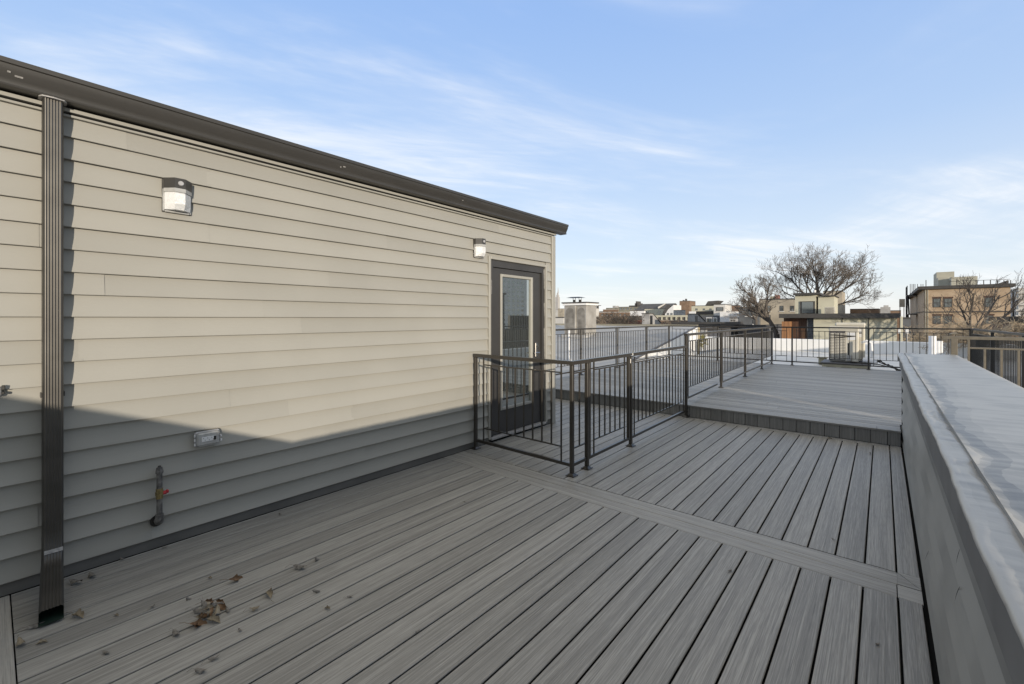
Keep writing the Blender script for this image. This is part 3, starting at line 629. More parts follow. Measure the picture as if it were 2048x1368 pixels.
def panel(parent, a, b, z0, top, end0=0.09, end1=0.09, spacing=0.118, bottom=True, cut1=0.0, ends=True, sub=0.118, skip_top=False, inset=0.018):
    A = Vector((a[0], a[1])); B = Vector((b[0], b[1])); L = (B - A).length; d = (B - A) / L
    pt = lambda t: (A + d * t)[:]
    ang = math.atan2(d.y, d.x)
    zt = top - 0.034; zb = z0 + 0.115; z_hi = top - sub; z_lo = z0 + 0.255
    bar(parent, 'bottom_bar', pt(inset), pt(L - inset - cut1), 0.026, 0.030, z0 + 0.10)
    s0, s1 = end0, L - end1
    for t in (s0, s1): picket(parent, *pt(t), zb, zt, 0.0125, ang)
    bar(parent, 'inner_rail', pt(s0 + 0.0063), pt(s1 - 0.0063), 0.0135, 0.0135, z_hi); bar(parent, 'inner_rail', pt(s0 + 0.0063), pt(s1 - 0.0063), 0.0135, 0.0135, z_lo)
    n = max(1, round((s1 - s0) / spacing))
    for i in range(1, n):
        picket(parent, *pt(s0 + (s1 - s0) * i / n), z_lo + 0.007, z_hi - 0.007, 0.0125, ang)
def toprail(parent, pts, top):
    for i in range(len(pts) - 1):
        a, b = Vector(pts[i][:2]), Vector(pts[i + 1][:2]); d = (b - a).normalized()
        e0 = 0.0205 if i == 0 else -0.0205 if abs((a - Vector(pts[i - 1][:2])).normalized().dot(d)) < 0.5 else -0.0002
        e1 = 0.0205
        bar(parent, 'top_rail', a - d * e0, b + d * e1, 0.041, 0.036, top - 0.018)
T1 = 1.083
RX = -2.245
r1 = thing('deck_railing', (-2.9, 3.56, 0), 'bronze metal railing turning a corner on the near deck beside the glazed door', 'railing', 'bronze railings on the decks')
pw = (-3.552, 3.575); pcn = (RX, 3.545); ph = (RX + 0.005, 3.812)
for p in (pw, pcn, ph): post(r1, *p, 0, T1 - 0.037)
toprail(r1, [pw, pcn, ph], T1)
panel(r1, pw, pcn, 0, T1, 0.128, 0.122, 0.115)
bar(r1, 'bottom_bar', (RX, pcn[1] + 0.018), (RX, ph[1] - 0.018), 0.026, 0.03, 0.10)
picket(r1, RX, 3.68, 0.262, T1 - 0.125, 0.0125); bar(r1, 'inner_rail', (RX, pcn[1] + 0.018), (RX, ph[1] - 0.018), 0.0135, 0.0135, T1 - 0.118); bar(r1, 'inner_rail', (RX, pcn[1] + 0.018), (RX, ph[1] - 0.018), 0.0135, 0.0135, 0.255)
gate = thing('railing_gate', (RX, 4.3, 0), 'bronze metal gate hung between two posts of the near deck railing', 'gate')
ga, gb = (RX, 3.858), (RX, 4.752)
for p in (ga, gb):
    k = MB(); k.bbox(p[0] - 0.016, p[0] + 0.016, p[1] - 0.016, p[1] + 0.016, 0.085, T1 - 0.037, c=0.002); k.build('stile', 'rail', gate)
toprail(gate, [ga, gb], T1); panel(gate, ga, gb, 0, T1, 0.10, 0.10, 0.122, inset=0.016)
for za, zb in ((0.86, 1.0), (0.16, 0.30)):
    k = MB(); k.bbox(RX - 0.012, RX + 0.012, 3.830, 3.842, za, zb, c=0.002); k.cyl((RX + 0.014, 3.836, za + 0.02), (RX + 0.014, 3.836, zb - 0.01), 0.007, n=8); k.build('hinge', 'rail', gate)
k = MB(); k.bbox(RX - 0.004, RX + 0.020, 4.772, 4.80, 0.965, 1.02, c=0.003); k.cyl((RX + 0.02, 4.76, 1.06), (RX + 0.02, 4.90, 1.03), 0.008, n=8); k.cyl((RX + 0.02, 4.83, 1.04), (RX + 0.02, 4.84, 1.11), 0.007, n=8); k.build('latch', 'chrome', gate)
r2 = thing('deck_railing', (RX, 5.8, 0), 'bronze metal railing running from the gate to the step on the near deck', 'railing', 'bronze railings on the decks')
pl = (RX, 4.812); p7 = (RX - 0.02, 6.765)
post(r2, *pl, 0, T1 - 0.037); post(r2, *p7, 0, UD + T1 - 0.037)
toprail(r2, [pl, (RX - 0.018, 6.74)], T1); panel(r2, pl, p7, 0, T1, 0.10, 0.115, 0.1175)
T2 = UD + 1.075
r3 = thing('deck_railing', (-2.33, 10.5, UD), 'bronze metal railing splitting the upper deck in two from the step to the back', 'railing', 'bronze railings on the decks')
mids = [(-2.265, 6.765), (-2.33, 8.90), (-2.36, 10.93), (-2.375, 12.80), (-2.39, 14.42)]
for p in mids[1:-1]: post(r3, *p, UD, T2 - 0.037)
toprail(r3, mids, T2)
for i in range(4): panel(r3, mids[i], mids[i + 1], UD, T2, 0.10, 0.09, 0.122, cut1=0.30 if i == 0 else 0)
r4 = thing('deck_railing', (-2, 14.45, UD), 'bronze metal railing across the back of the upper deck before the condensers', 'railing', 'bronze railings on the decks')
back = [(-5.42, 14.55), (-3.9, 14.52), (-2.43, 14.45), (-1.93, 14.43), (-0.27, 14.38), (1.55, 14.45)]
for i in (1, 2, 3, 4): post(r4, *back[i], UD - (0.18 if i < 0 else 0), T2 - 0.037)
toprail(r4, back, T2)
for i in range(5):
    panel(r4, back[i], back[i + 1], UD, T2, 0.10, 0.13, 0.125 if i not in (2,) else 0.15)
r5 = thing('deck_railing', (-5.4, 11, UD), 'bronze metal railing along the far left side of the upper deck', 'railing', 'bronze railings on the decks')
left = [(-5.36, 6.95), (-5.36, 8.85), (-5.38, 10.72), (-5.40, 12.66), (-5.42, 14.55)]
for p in left: post(r5, *p, UD, T2 - 0.037)
toprail(r5, left, T2)
for i in range(4): panel(r5, left[i], left[i + 1], UD, T2, 0.10, 0.09, 0.118)
r6 = thing('deck_railing', (1.3, 7.55, 0.14), 'sunlit bronze railing crossing the neighbouring deck just past the parapet end', 'railing', 'bronze railings on the decks')
RMAT = 'rail_lit'
A0, A1 = (0.675, 7.56), (2.9, 7.50)
post(r6, 0.665, 7.56, 0.14, T2 - 0.02, 0.06); post(r6, 2.9, 7.50, 0.14, T2 - 0.037)
toprail(r6, [(0.59, 7.56), A1], T2 + 0.012)
A = 0.790
bar(r6, 'inner_rail', (A + 0.009, 7.555), (2.8, 7.503), 0.02, 0.02, T2 - 0.125); bar(r6, 'bottom_bar', (0.70, 7.559), (2.88, 7.502), 0.026, 0.03, 0.26)
picket(r6, A, 7.555, 0.277, T2 - 0.027, 0.020)
for i in range(1, 15): picket(r6, A + 0.132 * i, 7.555 - 0.0034 * i, 0.277, T2 - 0.137, 0.020)
k = MB(); k.bbox(0.628, 0.702, 7.523, 7.597, T2 + 0.032, T2 + 0.044, c=0.004); k.hexa([(.635, 7.53, T2 + .044), (.695, 7.53, T2 + .044), (.695, 7.59, T2 + .044), (.635, 7.59, T2 + .044), (.655, 7.55, T2 + .06), (.675, 7.55, T2 + .06), (.675, 7.57, T2 + .06), (.655, 7.57, T2 + .06)]); k.build('post_cap', RMAT, r6)
r7 = thing('deck_railing', (1.6, 11, 0.14), 'bronze railing with close shade-darkened pickets along the neighbouring deck at the right edge', 'railing', 'bronze railings on the decks')
RMAT = 'rail_shaded'
Bp = [(1.55, 14.47), (1.60, 12.3), (1.64, 10.1), (1.68, 7.9)]
for i, p in enumerate(Bp): post(r7, *p, 0.14, T2 - 0.037, 0.06 if i == 0 else 0.044)
toprail(r7, Bp, T2)
for i in range(3): panel(r7, Bp[i], Bp[i + 1], 0.14, T2, 0.10, 0.09, 0.105)

# ---------------------------------------------------------------- dry leaves
def leaf_mesh(seed, m):
    rng = random.Random(seed); mb = MB(); L, W = 0.075, 0.034; nu, nv = 9, 6; rows = []
    sg_ = rng.choice((-1, 1)); ca, cb, tw = sg_ * rng.uniform(12, 26), rng.uniform(-12, 12), rng.uniform(-1.4, 1.4)
    for i in range(nu):
        u = i / (nu - 1); w = W * (math.sin(math.pi * min(1, u * 0.94 + 0.03)) ** 0.8) * (1 + 0.22 * math.sin(u * 15 + seed)); row = []
        for j in range(nv):
            v = j / (nv - 1) * 2 - 1; xx = (u - 0.5) * L; yy = v * w
            z = ca * yy * yy + cb * xx * xx * 0.6 + tw * xx * yy * 14 + rng.uniform(-0.002, 0.002)
            row.append((xx, yy * (1 - 0.3 * abs(v)), z))
        rows.append(row)
    zmin = min(p[2] for r in rows for p in r)
    rows = [[(p[0], p[1], p[2] - zmin + 0.001) for p in r] for r in rows]
    mb.grid(rows)
    a = rows[0][nv // 2]; mb.tube([a, (a[0] - 0.02, a[1] + 0.004, a[2] + 0.004), (a[0] - 0.045, a[1] + 0.012 * tw, 0.006)], 0.0011, 4)
    me = bpy.data.meshes.new('dry_leaf'); me.from_pydata(mb.v, [], mb.f); me.materials.append(M[m])
    for p in me.polygons: p.use_smooth = True
    return me
LM = {}
for i, m in enumerate(('leafbrown', 'leafpale', 'leafgrey', 'leafpale', 'leafbrown', 'leafgrey')): LM[i] = leaf_mesh(i + 13, m)
def leaf(px, py, v, s, rot, label, tilt=0.0, dz=0.0, group='dry leaves scattered on the deck'):
    o = bpy.data.objects.new('dry_leaf', LM[v]); C.objects.link(o); p = on_z(px, py); p.z = 0.001 + dz
    o.location = p; o.scale = (s * 0.95, s * 0.6, s * 0.75); o.rotation_euler = (R(tilt), R(tilt * 0.6), R(rot)); return tag(o, label, 'leaf', group)
leaf(152, 1168, 2, 1.05, 40, 'grey curled leaf just right of the downspout, nearer of two by the wall')
leaf(184, 1155, 2, 0.95, 15, 'grey curled leaf against the wall base just right of the downspout, farther of two')
leaf(156, 1234, 3, 1.15, 20, 'long pale leaf touching the right side of the downspout shoe')
leaf(72, 1255, 5, 0.9, 80, 'greyish leaf tucked behind the left side of the downspout shoe')
leaf(42, 1291, 1, 0.95, 10, 'pale leaf lying alone left of the downspout mouth')
leaf(84, 1287, 3, 0.6, 60, 'small whitish leaf right under the downspout mouth')
leaf(470, 1162, 0, 1.15, 100, 'bright rusty brown leaf standing up alone above the leaf pile', 35, 0.004)
leaf(600, 1138, 5, 1.15, 35, 'dull grey leaf, left one of two lying far out toward the railing')
leaf(630, 1122, 2, 0.8, 120, 'dark curled leaf, right one of two lying far out toward the railing', 50, 0.004)
leaf(538, 1191, 3, 1.15, 170, 'pale tan leaf with long stem lying alone right of the pile')
leaf(509, 1221, 1, 0.65, 60, 'small curled brown leaf between the pile and the pale tan leaf')
leaf(352, 1270, 5, 0.8, 10, 'dark leaf with upturned stem left below the pile')
leaf(375, 1200, 2, 0.5, 100, 'tiny dark leaf sticking up between boards left of the pile', 60, 0.004)
leaf(212, 1308, 5, 0.55, 30, 'small grey crumpled leaf alone in front of the downspout')
leaf(428, 1320, 2, 0.6, 80, 'small olive leaf alone near the bottom of the view')
leaf(402, 1345, 5, 0.75, 40, 'dark shred of leaf in a board gap at the bottom of the view')
leaf(632, 1185, 5, 0.6, 60, 'tangle of thin grey leaf stems in a board gap right of the pile', 30, 0.003)
leaf(420, 1157, 3, 0.4, 20, 'tiny white leaf scrap above the pile')
leaf(233, 1232, 3, 0.4, 20, 'tiny pale leaf scrap lying alone between downspout and pile')
leaf(1460, 1143, 5, 0.5, 70, 'small grey leaf scrap at the front edge of the divider boards')
leaf(1667, 1080, 5, 0.4, 150, 'small pale leaf scrap in a board gap beyond the divider boards')
leaf(1740, 908, 2, 0.7, 90, 'dark leaf scrap near the foot of the step by the parapet')
leaf(1660, 878, 3, 0.8, 10, 'thin dry leaf lying at the foot of the step')
for px, py, v, s, rot, lab in ((245, 1120, 2, 0.5, 30, 'small dark leaf scrap on the boards close to the gas pipe'), (330, 1096, 5, 0.5, 100, 'small dull leaf scrap by the wall base right of the gas pipe'), (560, 1030, 2, 0.45, 0, 'tiny leaf scrap by the wall base midway to the railing'), (700, 1195, 5, 0.45, 50, 'tiny leaf scrap in a board gap beyond the stem tangle'), (655, 1218, 3, 0.5, 20, 'pale shred along a board gap below the stem tangle'), (835, 1265, 2, 0.4, 90, 'tiny dark bud alone on the middle boards'), (930, 1005, 5, 0.4, 10, 'tiny scrap near the wall end of the divider boards'), (1755, 1290, 5, 0.4, 60, 'thin dark scrap in a board gap near the lower right'), (305, 1215, 2, 0.45, 130, 'tiny dark scrap left of the leaf pile in a gap'), (480, 1262, 5, 0.4, 10, 'tiny dark crumb right below the leaf pile')):
    leaf(px, py, v, s, rot, lab)
for i, (px, py, v, s, rot, ti, dz) in enumerate(((396, 1250, 0, 1.05, 60, 20, 0.0), (404, 1242, 4, 0.95, 10, -25, 0.012), (414, 1232, 1, 0.9, 130, 30, 0.0), (420, 1222, 3, 0.8, 75, 15, 0.010), (416, 1208, 4, 0.85, 100, 40, 0.004),
        (436, 1228, 1, 0.95, 150, -20, 0.0), (446, 1217, 0, 0.9, 30, 35, 0.004), (428, 1243, 3, 1.1, 25, 10, 0.0), (396, 1225, 2, 0.8, 40, 25, 0.0), (440, 1206, 4, 0.6, 60, 45, 0.006), (410, 1218, 2, 0.8, 10, 20, 0.015), (402, 1238, 3, 0.8, 95, 50, 0.008), (425, 1230, 0, 0.75, 160, -35, 0.012), (418, 1214, 1, 0.7, 20, 55, 0.012), (432, 1214, 5, 0.8, 110, 30, 0.006), (392, 1256, 4, 0.7, 140, 40, 0.004), (456, 1222, 5, 0.6, 0, 20, 0.0))):
    leaf(px, py, v, s, rot, 'dry curled leaf heaped in the brown leaf pile on the deck', ti, dz, 'leaves heaped in the pile')

# ---------------------------------------------------------------- condensers on the white roof
pf = thing('condenser_platform', (-1.0, 16.6, 0), 'long low painted plywood platform under the two condensers', 'platform')
q0 = on_z(1643, 735, 0.0)
CYo = 16.25; CXo = on_y(1658, CYo).x; PXa, PXb = on_y(1644, CYo - 0.2).x, on_y(1740, CYo - 0.2).x
cc = MB(); cc.bbox(PXa, PXb, CYo - 0.20, CYo + 0.95, 0.02, 0.155, c=0.006); cc.build('box', 'plywood', pf)
part_box('cover_sheet', 'mem_dark', pf, PXa - 0.03, PXb + 0.02, CYo - 0.23, CYo + 0.98, 0.157, 0.185)
for k in range(3): part_box('slot', 'dark', pf, PXa + 0.10 + k * 0.36, PXa + 0.34 + k * 0.36, CYo - 0.203, CYo - 0.195, 0.022, 0.055)
def condenser(x, y, z, w, d, h, label):
    t = thing('condenser', (x + w / 2, y + d / 2, z), label, 'condenser', 'air conditioning condensers behind the back railing')
    part_box('casing', 'unit', t, x, x + w, y, y + d, z + 0.02, z + h, c=0.025)
    part_box('top_cover', 'unit', t, x - 0.012, x + w + 0.012, y - 0.03, y + d + 0.012, z + h - 0.10, z + h + 0.012, c=0.03)
    g = MB(); g.box(x - 0.004, x + w * 0.56, y - 0.006, y - 0.001, z + 0.05, z + h - 0.12); g.build('coil', 'fin', t)
    l = MB(); n = 17
    for a, b in ((0.04, 0.18), (0.225, 0.345), (0.39, 0.54)):
        for i in range(n):
            zz = z + 0.09 + (h - 0.27) * i / n; l.box(x + w * a, x + w * b, y - 0.022, y - 0.0065, zz, zz + 0.033)
    l.build('louvre', 'unit', t)
    v = MB(); v.bbox(x + w * 0.80, x + w - 0.015, y - 0.05, y - 0.001, z + 0.04, z + h * 0.60, c=0.008); v.build('service_panel', 'unit', t)
    part_box('recess', 'black', t, x + w * 0.64, x + w * 0.70, y - 0.006, y - 0.001, z + 0.20, z + h * 0.55)
    part_box('cable_box', 'greywall', t, x + w * 0.62, x + w * 0.76, y - 0.05, y - 0.007, z + 0.06, z + 0.22, c=0.006)
    part_box('label_plate', 'white_plastic', t, x + w * 0.64, x + w - 0.08, y - 0.004, y - 0.0015, z + h * 0.64, z + h * 0.84)
    for q in (0.70, 0.79):
        k = MB(); k.tube([(x + w * 0.05, y - 0.026, z + h * (q - 0.02)), (x + w * 0.9, y - 0.026, z + h * (0.745))], 0.012, 6); k.build('strap', 'black', t)
    return t
condenser(CXo, CYo + 0.0, 0.187, 0.70, 0.34, 1.05, 'cream louvred condenser on the plywood platform, nearer of two')
condenser(CXo + 0.13, CYo + 0.50, 0.187, 0.70, 0.34, 1.16, 'cream louvred condenser half hidden behind the nearer one and a little taller')
CXo -= 0.24
ip = thing('insulated_pipes', (CXo + 1.3, CYo, 0.0), 'white insulated duct bend and black refrigerant lines beside the condensers', 'pipes')
k = MB(); k.tube([(CXo + 1.0, CYo + 0.1, 0.78), (CXo + 1.12, CYo + 0.05, 0.84), (CXo + 1.22, CYo + 0.05, 0.78), (CXo + 1.24, CYo + 0.05, 0.45), (CXo + 1.22, CYo + 0.02, 0.36)], 0.035, 10); k.build('white_bend', 'insul', ip, smooth=True)
k = MB(); k.tube([(CXo + 1.05, CYo - 0.05, 0.29), (CXo + 1.36, CYo - 0.12, 0.27)], 0.075, 14); k.build('white_sleeve', 'insul', ip, smooth=True)
k = MB()
for i in range(5):
    rr_ = random.Random(i); pts = [(CXo + 1.34, CYo - 0.12 + i * 0.01, 0.29)]
    for s_ in range(1, 7): pts.append((CXo + 1.34 + s_ * 0.085, CYo - 0.12 + rr_.uniform(-0.08, 0.08), max(0.04, 0.30 - s_ * 0.045 + rr_.uniform(-0.02, 0.06))))
    k.tube(pts, 0.014, 6)
for i in range(3):
    k.tube([(CXo + 0.75, CYo - 0.05 - i * 0.02, 0.22), (CXo + 1.0, CYo - 0.10 - i * 0.02, 0.205), (CXo + 1.4, CYo - 0.14, 0.19), (CXo + 2.0, CYo - 0.2, 0.04)], 0.014, 6)
k.build('black_line', 'black', ip, smooth=True)
kb = MB(); kb.bbox(CXo - 0.12, CXo + 0.08, CYo + 1.05, CYo + 1.35, 0.0, 0.20, c=0.01); kb.bbox(CXo - 0.16, CXo + 0.12, CYo + 1.01, CYo + 1.39, 0.202, 0.225, c=0.006)
tag(kb.build('roof_curb', 'plywood'), 'small capped wooden kerb on the white roof left of the condensers', 'roof curb')
# vent pipes
def vent(px, py_top, Y, r, z0, label, m='insul'):
    p = on_y(px, Y, py_top); k = MB(); k.cyl((p.x, Y, z0), (p.x, Y, p.z), r, n=14); k.tube([(p.x, Y, z0), (p.x, Y, z0 + 0.06)], [r * 1.7, r * 1.05], 14)
    return tag(k.build('vent_pipe', m, smooth=True), label, 'vent pipe', 'white vent pipes on the roofs')
vent(1865, 672, 20.5, 0.10, -0.02, 'tall white vent pipe beyond the end of the parapet')
vent(1876, 682, 20.9, 0.12, -0.02, 'short white vent pipe beside the taller one beyond the parapet')
# back parapet of the white roof
bp_ = MB(); bp_.bbox(-9.5, 9.0, 24.42, 24.75, -0.6, 0.52, c=0.03)
tag(bp_.build('back_parapet', 'white_wall'), 'long white painted parapet closing the back of the white roof', 'parapet')

# ---------------------------------------------------------------- neighbouring sloped roof on the left, chimney
nr = thing('sloped_roof_building', (-9.5, 13, -11), 'neighbouring house with grey sloped roof and white coated side wall', 'house')
pz = lambda y: 0.04 + 0.153 * (y - 11.97)
k = MB(); k.prism([(4.0, -11), (19.2, -11), (19.2, pz(19.2) - 0.02), (4.0, pz(4.0) - 0.02)], 0, -16.0, -5.96); k.build('wall', 'white_wall', nr)
k = MB(); k.grid([[(-5.955 - 10.1 * i / 12, 4.0 + 15.25 * j / 14, pz(4.0 + 15.25 * j / 14) + 0.012 * math.sin(i * 2.1 + j)) for i in range(13)] for j in range(15)]); k.build('roof', 'old_roof', nr, smooth=True)
k = MB(); k.hexa([(-6.0, 9.0, pz(9.0) - 0.03), (-5.945, 9.0, pz(9.0) - 0.03), (-5.945, 19.25, pz(19.25) - 0.03), (-6.0, 19.25, pz(19.25) - 0.03), (-6.0, 9.0, pz(9.0) + 0.018), (-5.945, 9.0, pz(9.0) + 0.018), (-5.945, 19.25, pz(19.25) + 0.018), (-6.0, 19.25, pz(19.25) + 0.018)]); k.build('edge_strip', 'mem_dark', nr)
part_box('back_kerb', 'olive', nr, -16, -6.0, 19.22, 19.45, 0.6, 1.22)
cx_, cy_ = on_y(1128, 16.3).x, 16.3; cx1 = on_y(1172, 16.3).x
chm = thing('chimney', ((cx_ + cx1) / 2, 16.8, 0.7), 'stuccoed double chimney stack with white cap and metal cowl on the sloped roof', 'chimney')
z_top = on_y(1150, 16.3, 608).z; xm = cx_ + (cx1 - cx_) * 0.54
k = MB(); k.bbox(cx_, xm, cy_, cy_ + 0.85, 0.4, z_top - 0.06, c=0.03); k.bbox(xm + 0.002, cx1, cy_ + 0.06, cy_ + 0.90, 0.4, z_top - 0.06, c=0.03); k.build('stack', 'stucco', chm)
for xa_, xb_, yy_ in ((cx_ + 0.07, xm - 0.06, cy_), (xm + 0.06, cx1 - 0.09, cy_ + 0.06)):
    k = MB(); rr_ = (xb_ - xa_) / 2; zt_ = z_top - 0.16; pts_ = [(xa_, 0.75), (xb_, 0.75), (xb_, zt_ - rr_)] + [((xa_ + xb_) / 2 + rr_ * math.cos(a_ * math.pi / 10), zt_ - rr_ + rr_ * math.sin(a_ * math.pi / 10)) for a_ in range(1, 10)] + [(xa_, zt_ - rr_)]
    k.prism(pts_, 1, yy_ - 0.003, yy_ + 0.01); k.build('stained_panel', 'stain', chm)
part_box('cap_band', 'white_wall', chm, cx_ - 0.04, cx1 + 0.05, cy_ - 0.05, cy_ + 0.95, z_top - 0.058, z_top + 0.03, c=0.01)
part_box('cap_slab', 'roofdark', chm, cx_ - 0.09, cx1 + 0.09, cy_ - 0.08, cy_ + 0.98, z_top + 0.032, z_top + 0.085, c=0.01)
for q in (0.28, 0.55):
    xx = cx_ + (cx1 - cx_) * q; k = MB(); k.cyl((xx, cy_ + 0.35, z_top + 0.08), (xx, cy_ + 0.35, z_top + 0.20), 0.045, n=12)
    for s_ in (-1, 1): k.cyl((xx + s_ * 0.06, cy_ + 0.35, z_top + 0.08), (xx + s_ * 0.06, cy_ + 0.35, z_top + 0.29), 0.012, n=6)
    k.build('flue', 'black', chm)
k = MB(); k.hexa([(cx_ + 0.05, cy_ + 0.1, z_top + 0.285), (cx_ + 0.75, cy_ + 0.1, z_top + 0.285), (cx_ + 0.75, cy_ + 0.6, z_top + 0.285), (cx_ + 0.05, cy_ + 0.6, z_top + 0.285), (cx_ + 0.2, cy_ + 0.25, z_top + 0.325), (cx_ + 0.6, cy_ + 0.25, z_top + 0.325), (cx_ + 0.6, cy_ + 0.45, z_top + 0.325), (cx_ + 0.2, cy_ + 0.45, z_top + 0.325)]); k.build('cowl', 'black', chm)
k = MB(); k.bbox(cx_ - 0.12, cx1 + 0.14, cy_ - 0.15, cy_ + 1.05, 0.4, 0.78, c=0.05); k.build('flashing_base', 'old_roof', chm)
k = MB(); p = on_y(1138, 12.2, 660); k.cyl((p.x, 12.2, pz(12.2) - 0.02), (p.x, 12.2, p.z), 0.035, n=10); k.tube([(p.x, 12.2, pz(12.2)), (p.x, 12.2, pz(12.2) + 0.18)], [0.10, 0.045], 10)
tag(k.build('vent_pipe', 'insul', smooth=True), 'thin white vent pipe on the sloped roof in front of the chimney', 'vent pipe', 'white vent pipes on the roofs')
# brick pier at the end of the white side wall, grey sheds behind
k = MB(); a = on_y(1379, 19.6); b = on_y(1394, 19.6); k.bbox(a.x, b.x, 19.5, 20.0, -1, on_y(1386, 19.6, 655).z, c=0.02)
tag(k.build('brick_pier', brick_mat('yellow_brick', (0.5, 0.42, 0.25), (0.45, 0.36, 0.2), (0.5, 0.46, 0.36))), 'stubby yellow brick pier at the high end of the white side wall', 'pier')

# ---------------------------------------------------------------- buildings beyond
def bldg(name, label, cat, px0, px1, ytop, Y, wall, px2=None, zbot=-11, depth=None, cornice=None, ch=0.35, windows=(), winmat='glass', roof='roofdark', group=None, sidewin=()):
    mid = (px0 + px1) / 2
    x0, x1 = on_y(px0, Y).x, on_y(px1, Y).x; zt = on_y(mid, Y, ytop).z
    if px2 is not None:
        d = ray(px2, HYP); Yb = x1 / (d[0] / d[1]); depth = max(1.0, Yb - Y)
    elif depth is None: depth = 9.0
    t = thing(name, ((x0 + x1) / 2, Y + depth / 2, zbot), label, cat, group)
    part_box('wall', wall, t, x0, x1, Y, Y + depth, zbot, zt)
    if cornice: part_box('cornice', cornice, t, x0 - 0.25, x1 + 0.25, Y - 0.28, Y + depth + 0.1, zt - ch + 0.004, zt + 0.06)
    else:
        k = MB(); e = 0.16
        k.box(x0 + 0.003, x1 - 0.003, Y + 0.004, Y + e, zt + 0.001, zt + 0.18); k.box(x0 + 0.003, x0 + e, Y + e, Y + depth - 0.004, zt + 0.001, zt + 0.18); k.box(x1 - e, x1 - 0.003, Y + e, Y + depth - 0.004, zt + 0.001, zt + 0.18)
        k.build('roof_edge', roof, t)
    for (wa, wb, ya, yb) in windows:
        a = on_y(wa, Y, ya); b = on_y(wb, Y, yb)
        w = MB(); fwd = 0.05; bw = max(0.06, (b.x - a.x) * 0.09)
        w.box(a.x - bw * 0.3, a.x + bw, Y - fwd, Y - 0.003, b.z, a.z); w.box(b.x - bw, b.x + bw * 0.3, Y - fwd, Y - 0.003, b.z, a.z)
        w.box(a.x + bw, b.x - bw, Y - fwd, Y - 0.003, a.z - bw, a.z); w.box(a.x + bw, b.x - bw, Y - fwd, Y - 0.003, b.z, b.z + bw); zm = (a.z + b.z) / 2
        w.box(a.x + bw, b.x - bw, Y - fwd, Y - 0.003, zm - bw * 0.4, zm + bw * 0.4)
        wo = w.build('window', 'roofdark', t)
        part_box('pane', winmat, wo, a.x + bw, b.x - bw, Y - 0.018, Y - 0.002, b.z + bw, a.z - bw)
        part_box('sill', 'pale', wo, a.x - 0.1, b.x + 0.1, Y - 0.10, Y - 0.002, b.z - 0.12, b.z - 0.003)
    return t, x0, x1, zt, Y, depth
def at_x(px, Y): return on_y(px, Y).x
def pz_(px, py, Y): return on_y(px, Y, py).z

# pale skyscraper with a spire, far away
Yt = 2600
sk = thing('skyscraper', (at_x(1115, Yt), Yt, -11), 'very distant pale stone skyscraper with tapering setbacks and needle spire', 'skyscraper')
def tier(name, a, b, y0, y1, d=0):
    md = a + (b - a) * 0.55; xa, xb = at_x(a, Yt), at_x(md, Yt); dd = ray(b, HYP); d = 2 * (xb / (dd[0] / dd[1]) - Yt); part_box(name, 'lime', sk, xa, xb, Yt, Yt + d / 2, pz_(1115, y0, Yt), pz_(1115, y1, Yt))
tier('base_block', 1108.0, 1122.5, 640, 619, 150); tier('shaft', 1111.2, 1119.8, 619, 594, 110); tier('upper_setback', 1112.4, 1118.6, 594, 589.5, 80); tier('crown', 1113.6, 1117.2, 589.5, 585.5, 50)
k = MB(); xx = at_x(1115.5, Yt); k.tube([(xx, Yt + 5, pz_(1115, 585.6, Yt)), (xx, Yt + 5, pz_(1115, 581, Yt)), (xx, Yt + 5, pz_(1115, 575, Yt))], [4.5, 2.6, 1.0], 8); k.build('spire', 'lime', sk)
# ordinary buildings, left to right
bldg('apartment_building', 'small white block at the left end of the skyline under the skyscraper', 'building', 1100, 1117, 620, 330, 'pale', 1119)
bldg('apartment_building', 'plain beige block just left of the chimney stack', 'building', 1116, 1127, 617.5, 300, 'tan', 1129)
t, x0, x1, zt, Y, dp = bldg('row_house', 'long pale roofed low house left of the chimney stack', 'house', 1095, 1127, 636, 60, 'pale', depth=12)
t, x0, x1, zt, Y, dp = bldg('water_tank_house', 'white rooftop house with dark tanks right behind the chimney stack', 'house', 1174, 1190, 617, 150, 'pale', 1198, windows=((1177, 1180, 620, 624), (1189.5, 1190.5, 622, 625)))
k = MB()
for q in (1184.5, 1188, 1193):
    xx = at_x(q, 152); k.cyl((xx, 153, zt), (xx, 153, zt + 1.1), 0.45, n=10)
k.box(at_x(1182.5, 152), at_x(1195, 152), 151, 155, zt + 1.1, zt + 1.3); k.build('tank', 'shingle', t)
bldg('row_house', 'low brown brick house between the white tank house and the grey penthouse', 'house', 1206, 1236, 619, 260, 'brownbrick', 1240, roof='pale')
t, *_ = bldg('apartment_building', 'distant olive block with grey box penthouse on the skyline', 'building', 1212, 1238, 616, 320, 'olive', 1243)
part_box('penthouse', 'greywall', t, at_x(1223, 320), at_x(1228.5, 320), 322, 328, pz_(1225, 616, 320), pz_(1225, 611.5, 320))
t, x0, x1, zt, Y, dp = bldg('apartment_building', 'long olive parapet block with rooftop tanks left of the slate roofs', 'building', 1237, 1288, 614, 200, 'olive', 1292, windows=tuple((1240 + i * 7, 1243 + i * 7, 615.5, 619.5) for i in range(6)))
k = MB()
for a, b, y0 in ((1258, 1270, 611), (1269.5, 1277, 606.5), (1271.5, 1273.3, 602.5), (1277, 1288, 609.5)): k.box(at_x(a, 204), at_x(b, 204), 204, 209, zt, pz_(a, y0, 204))
k.build('penthouse', 'shingle', t)
bldg('row_house', 'low house with bright white side wall below the olive block', 'house', 1260, 1288, 622, 130, 'white_wall', 1291)
bldg('row_house', 'low brown brick row house with small white chimneys above the bare shrubs', 'house', 1190, 1258, 625, 160, 'brownbrick', 1262, roof='pale', windows=tuple((1194 + i * 9, 1197 + i * 9, 628, 631) for i in range(7)))
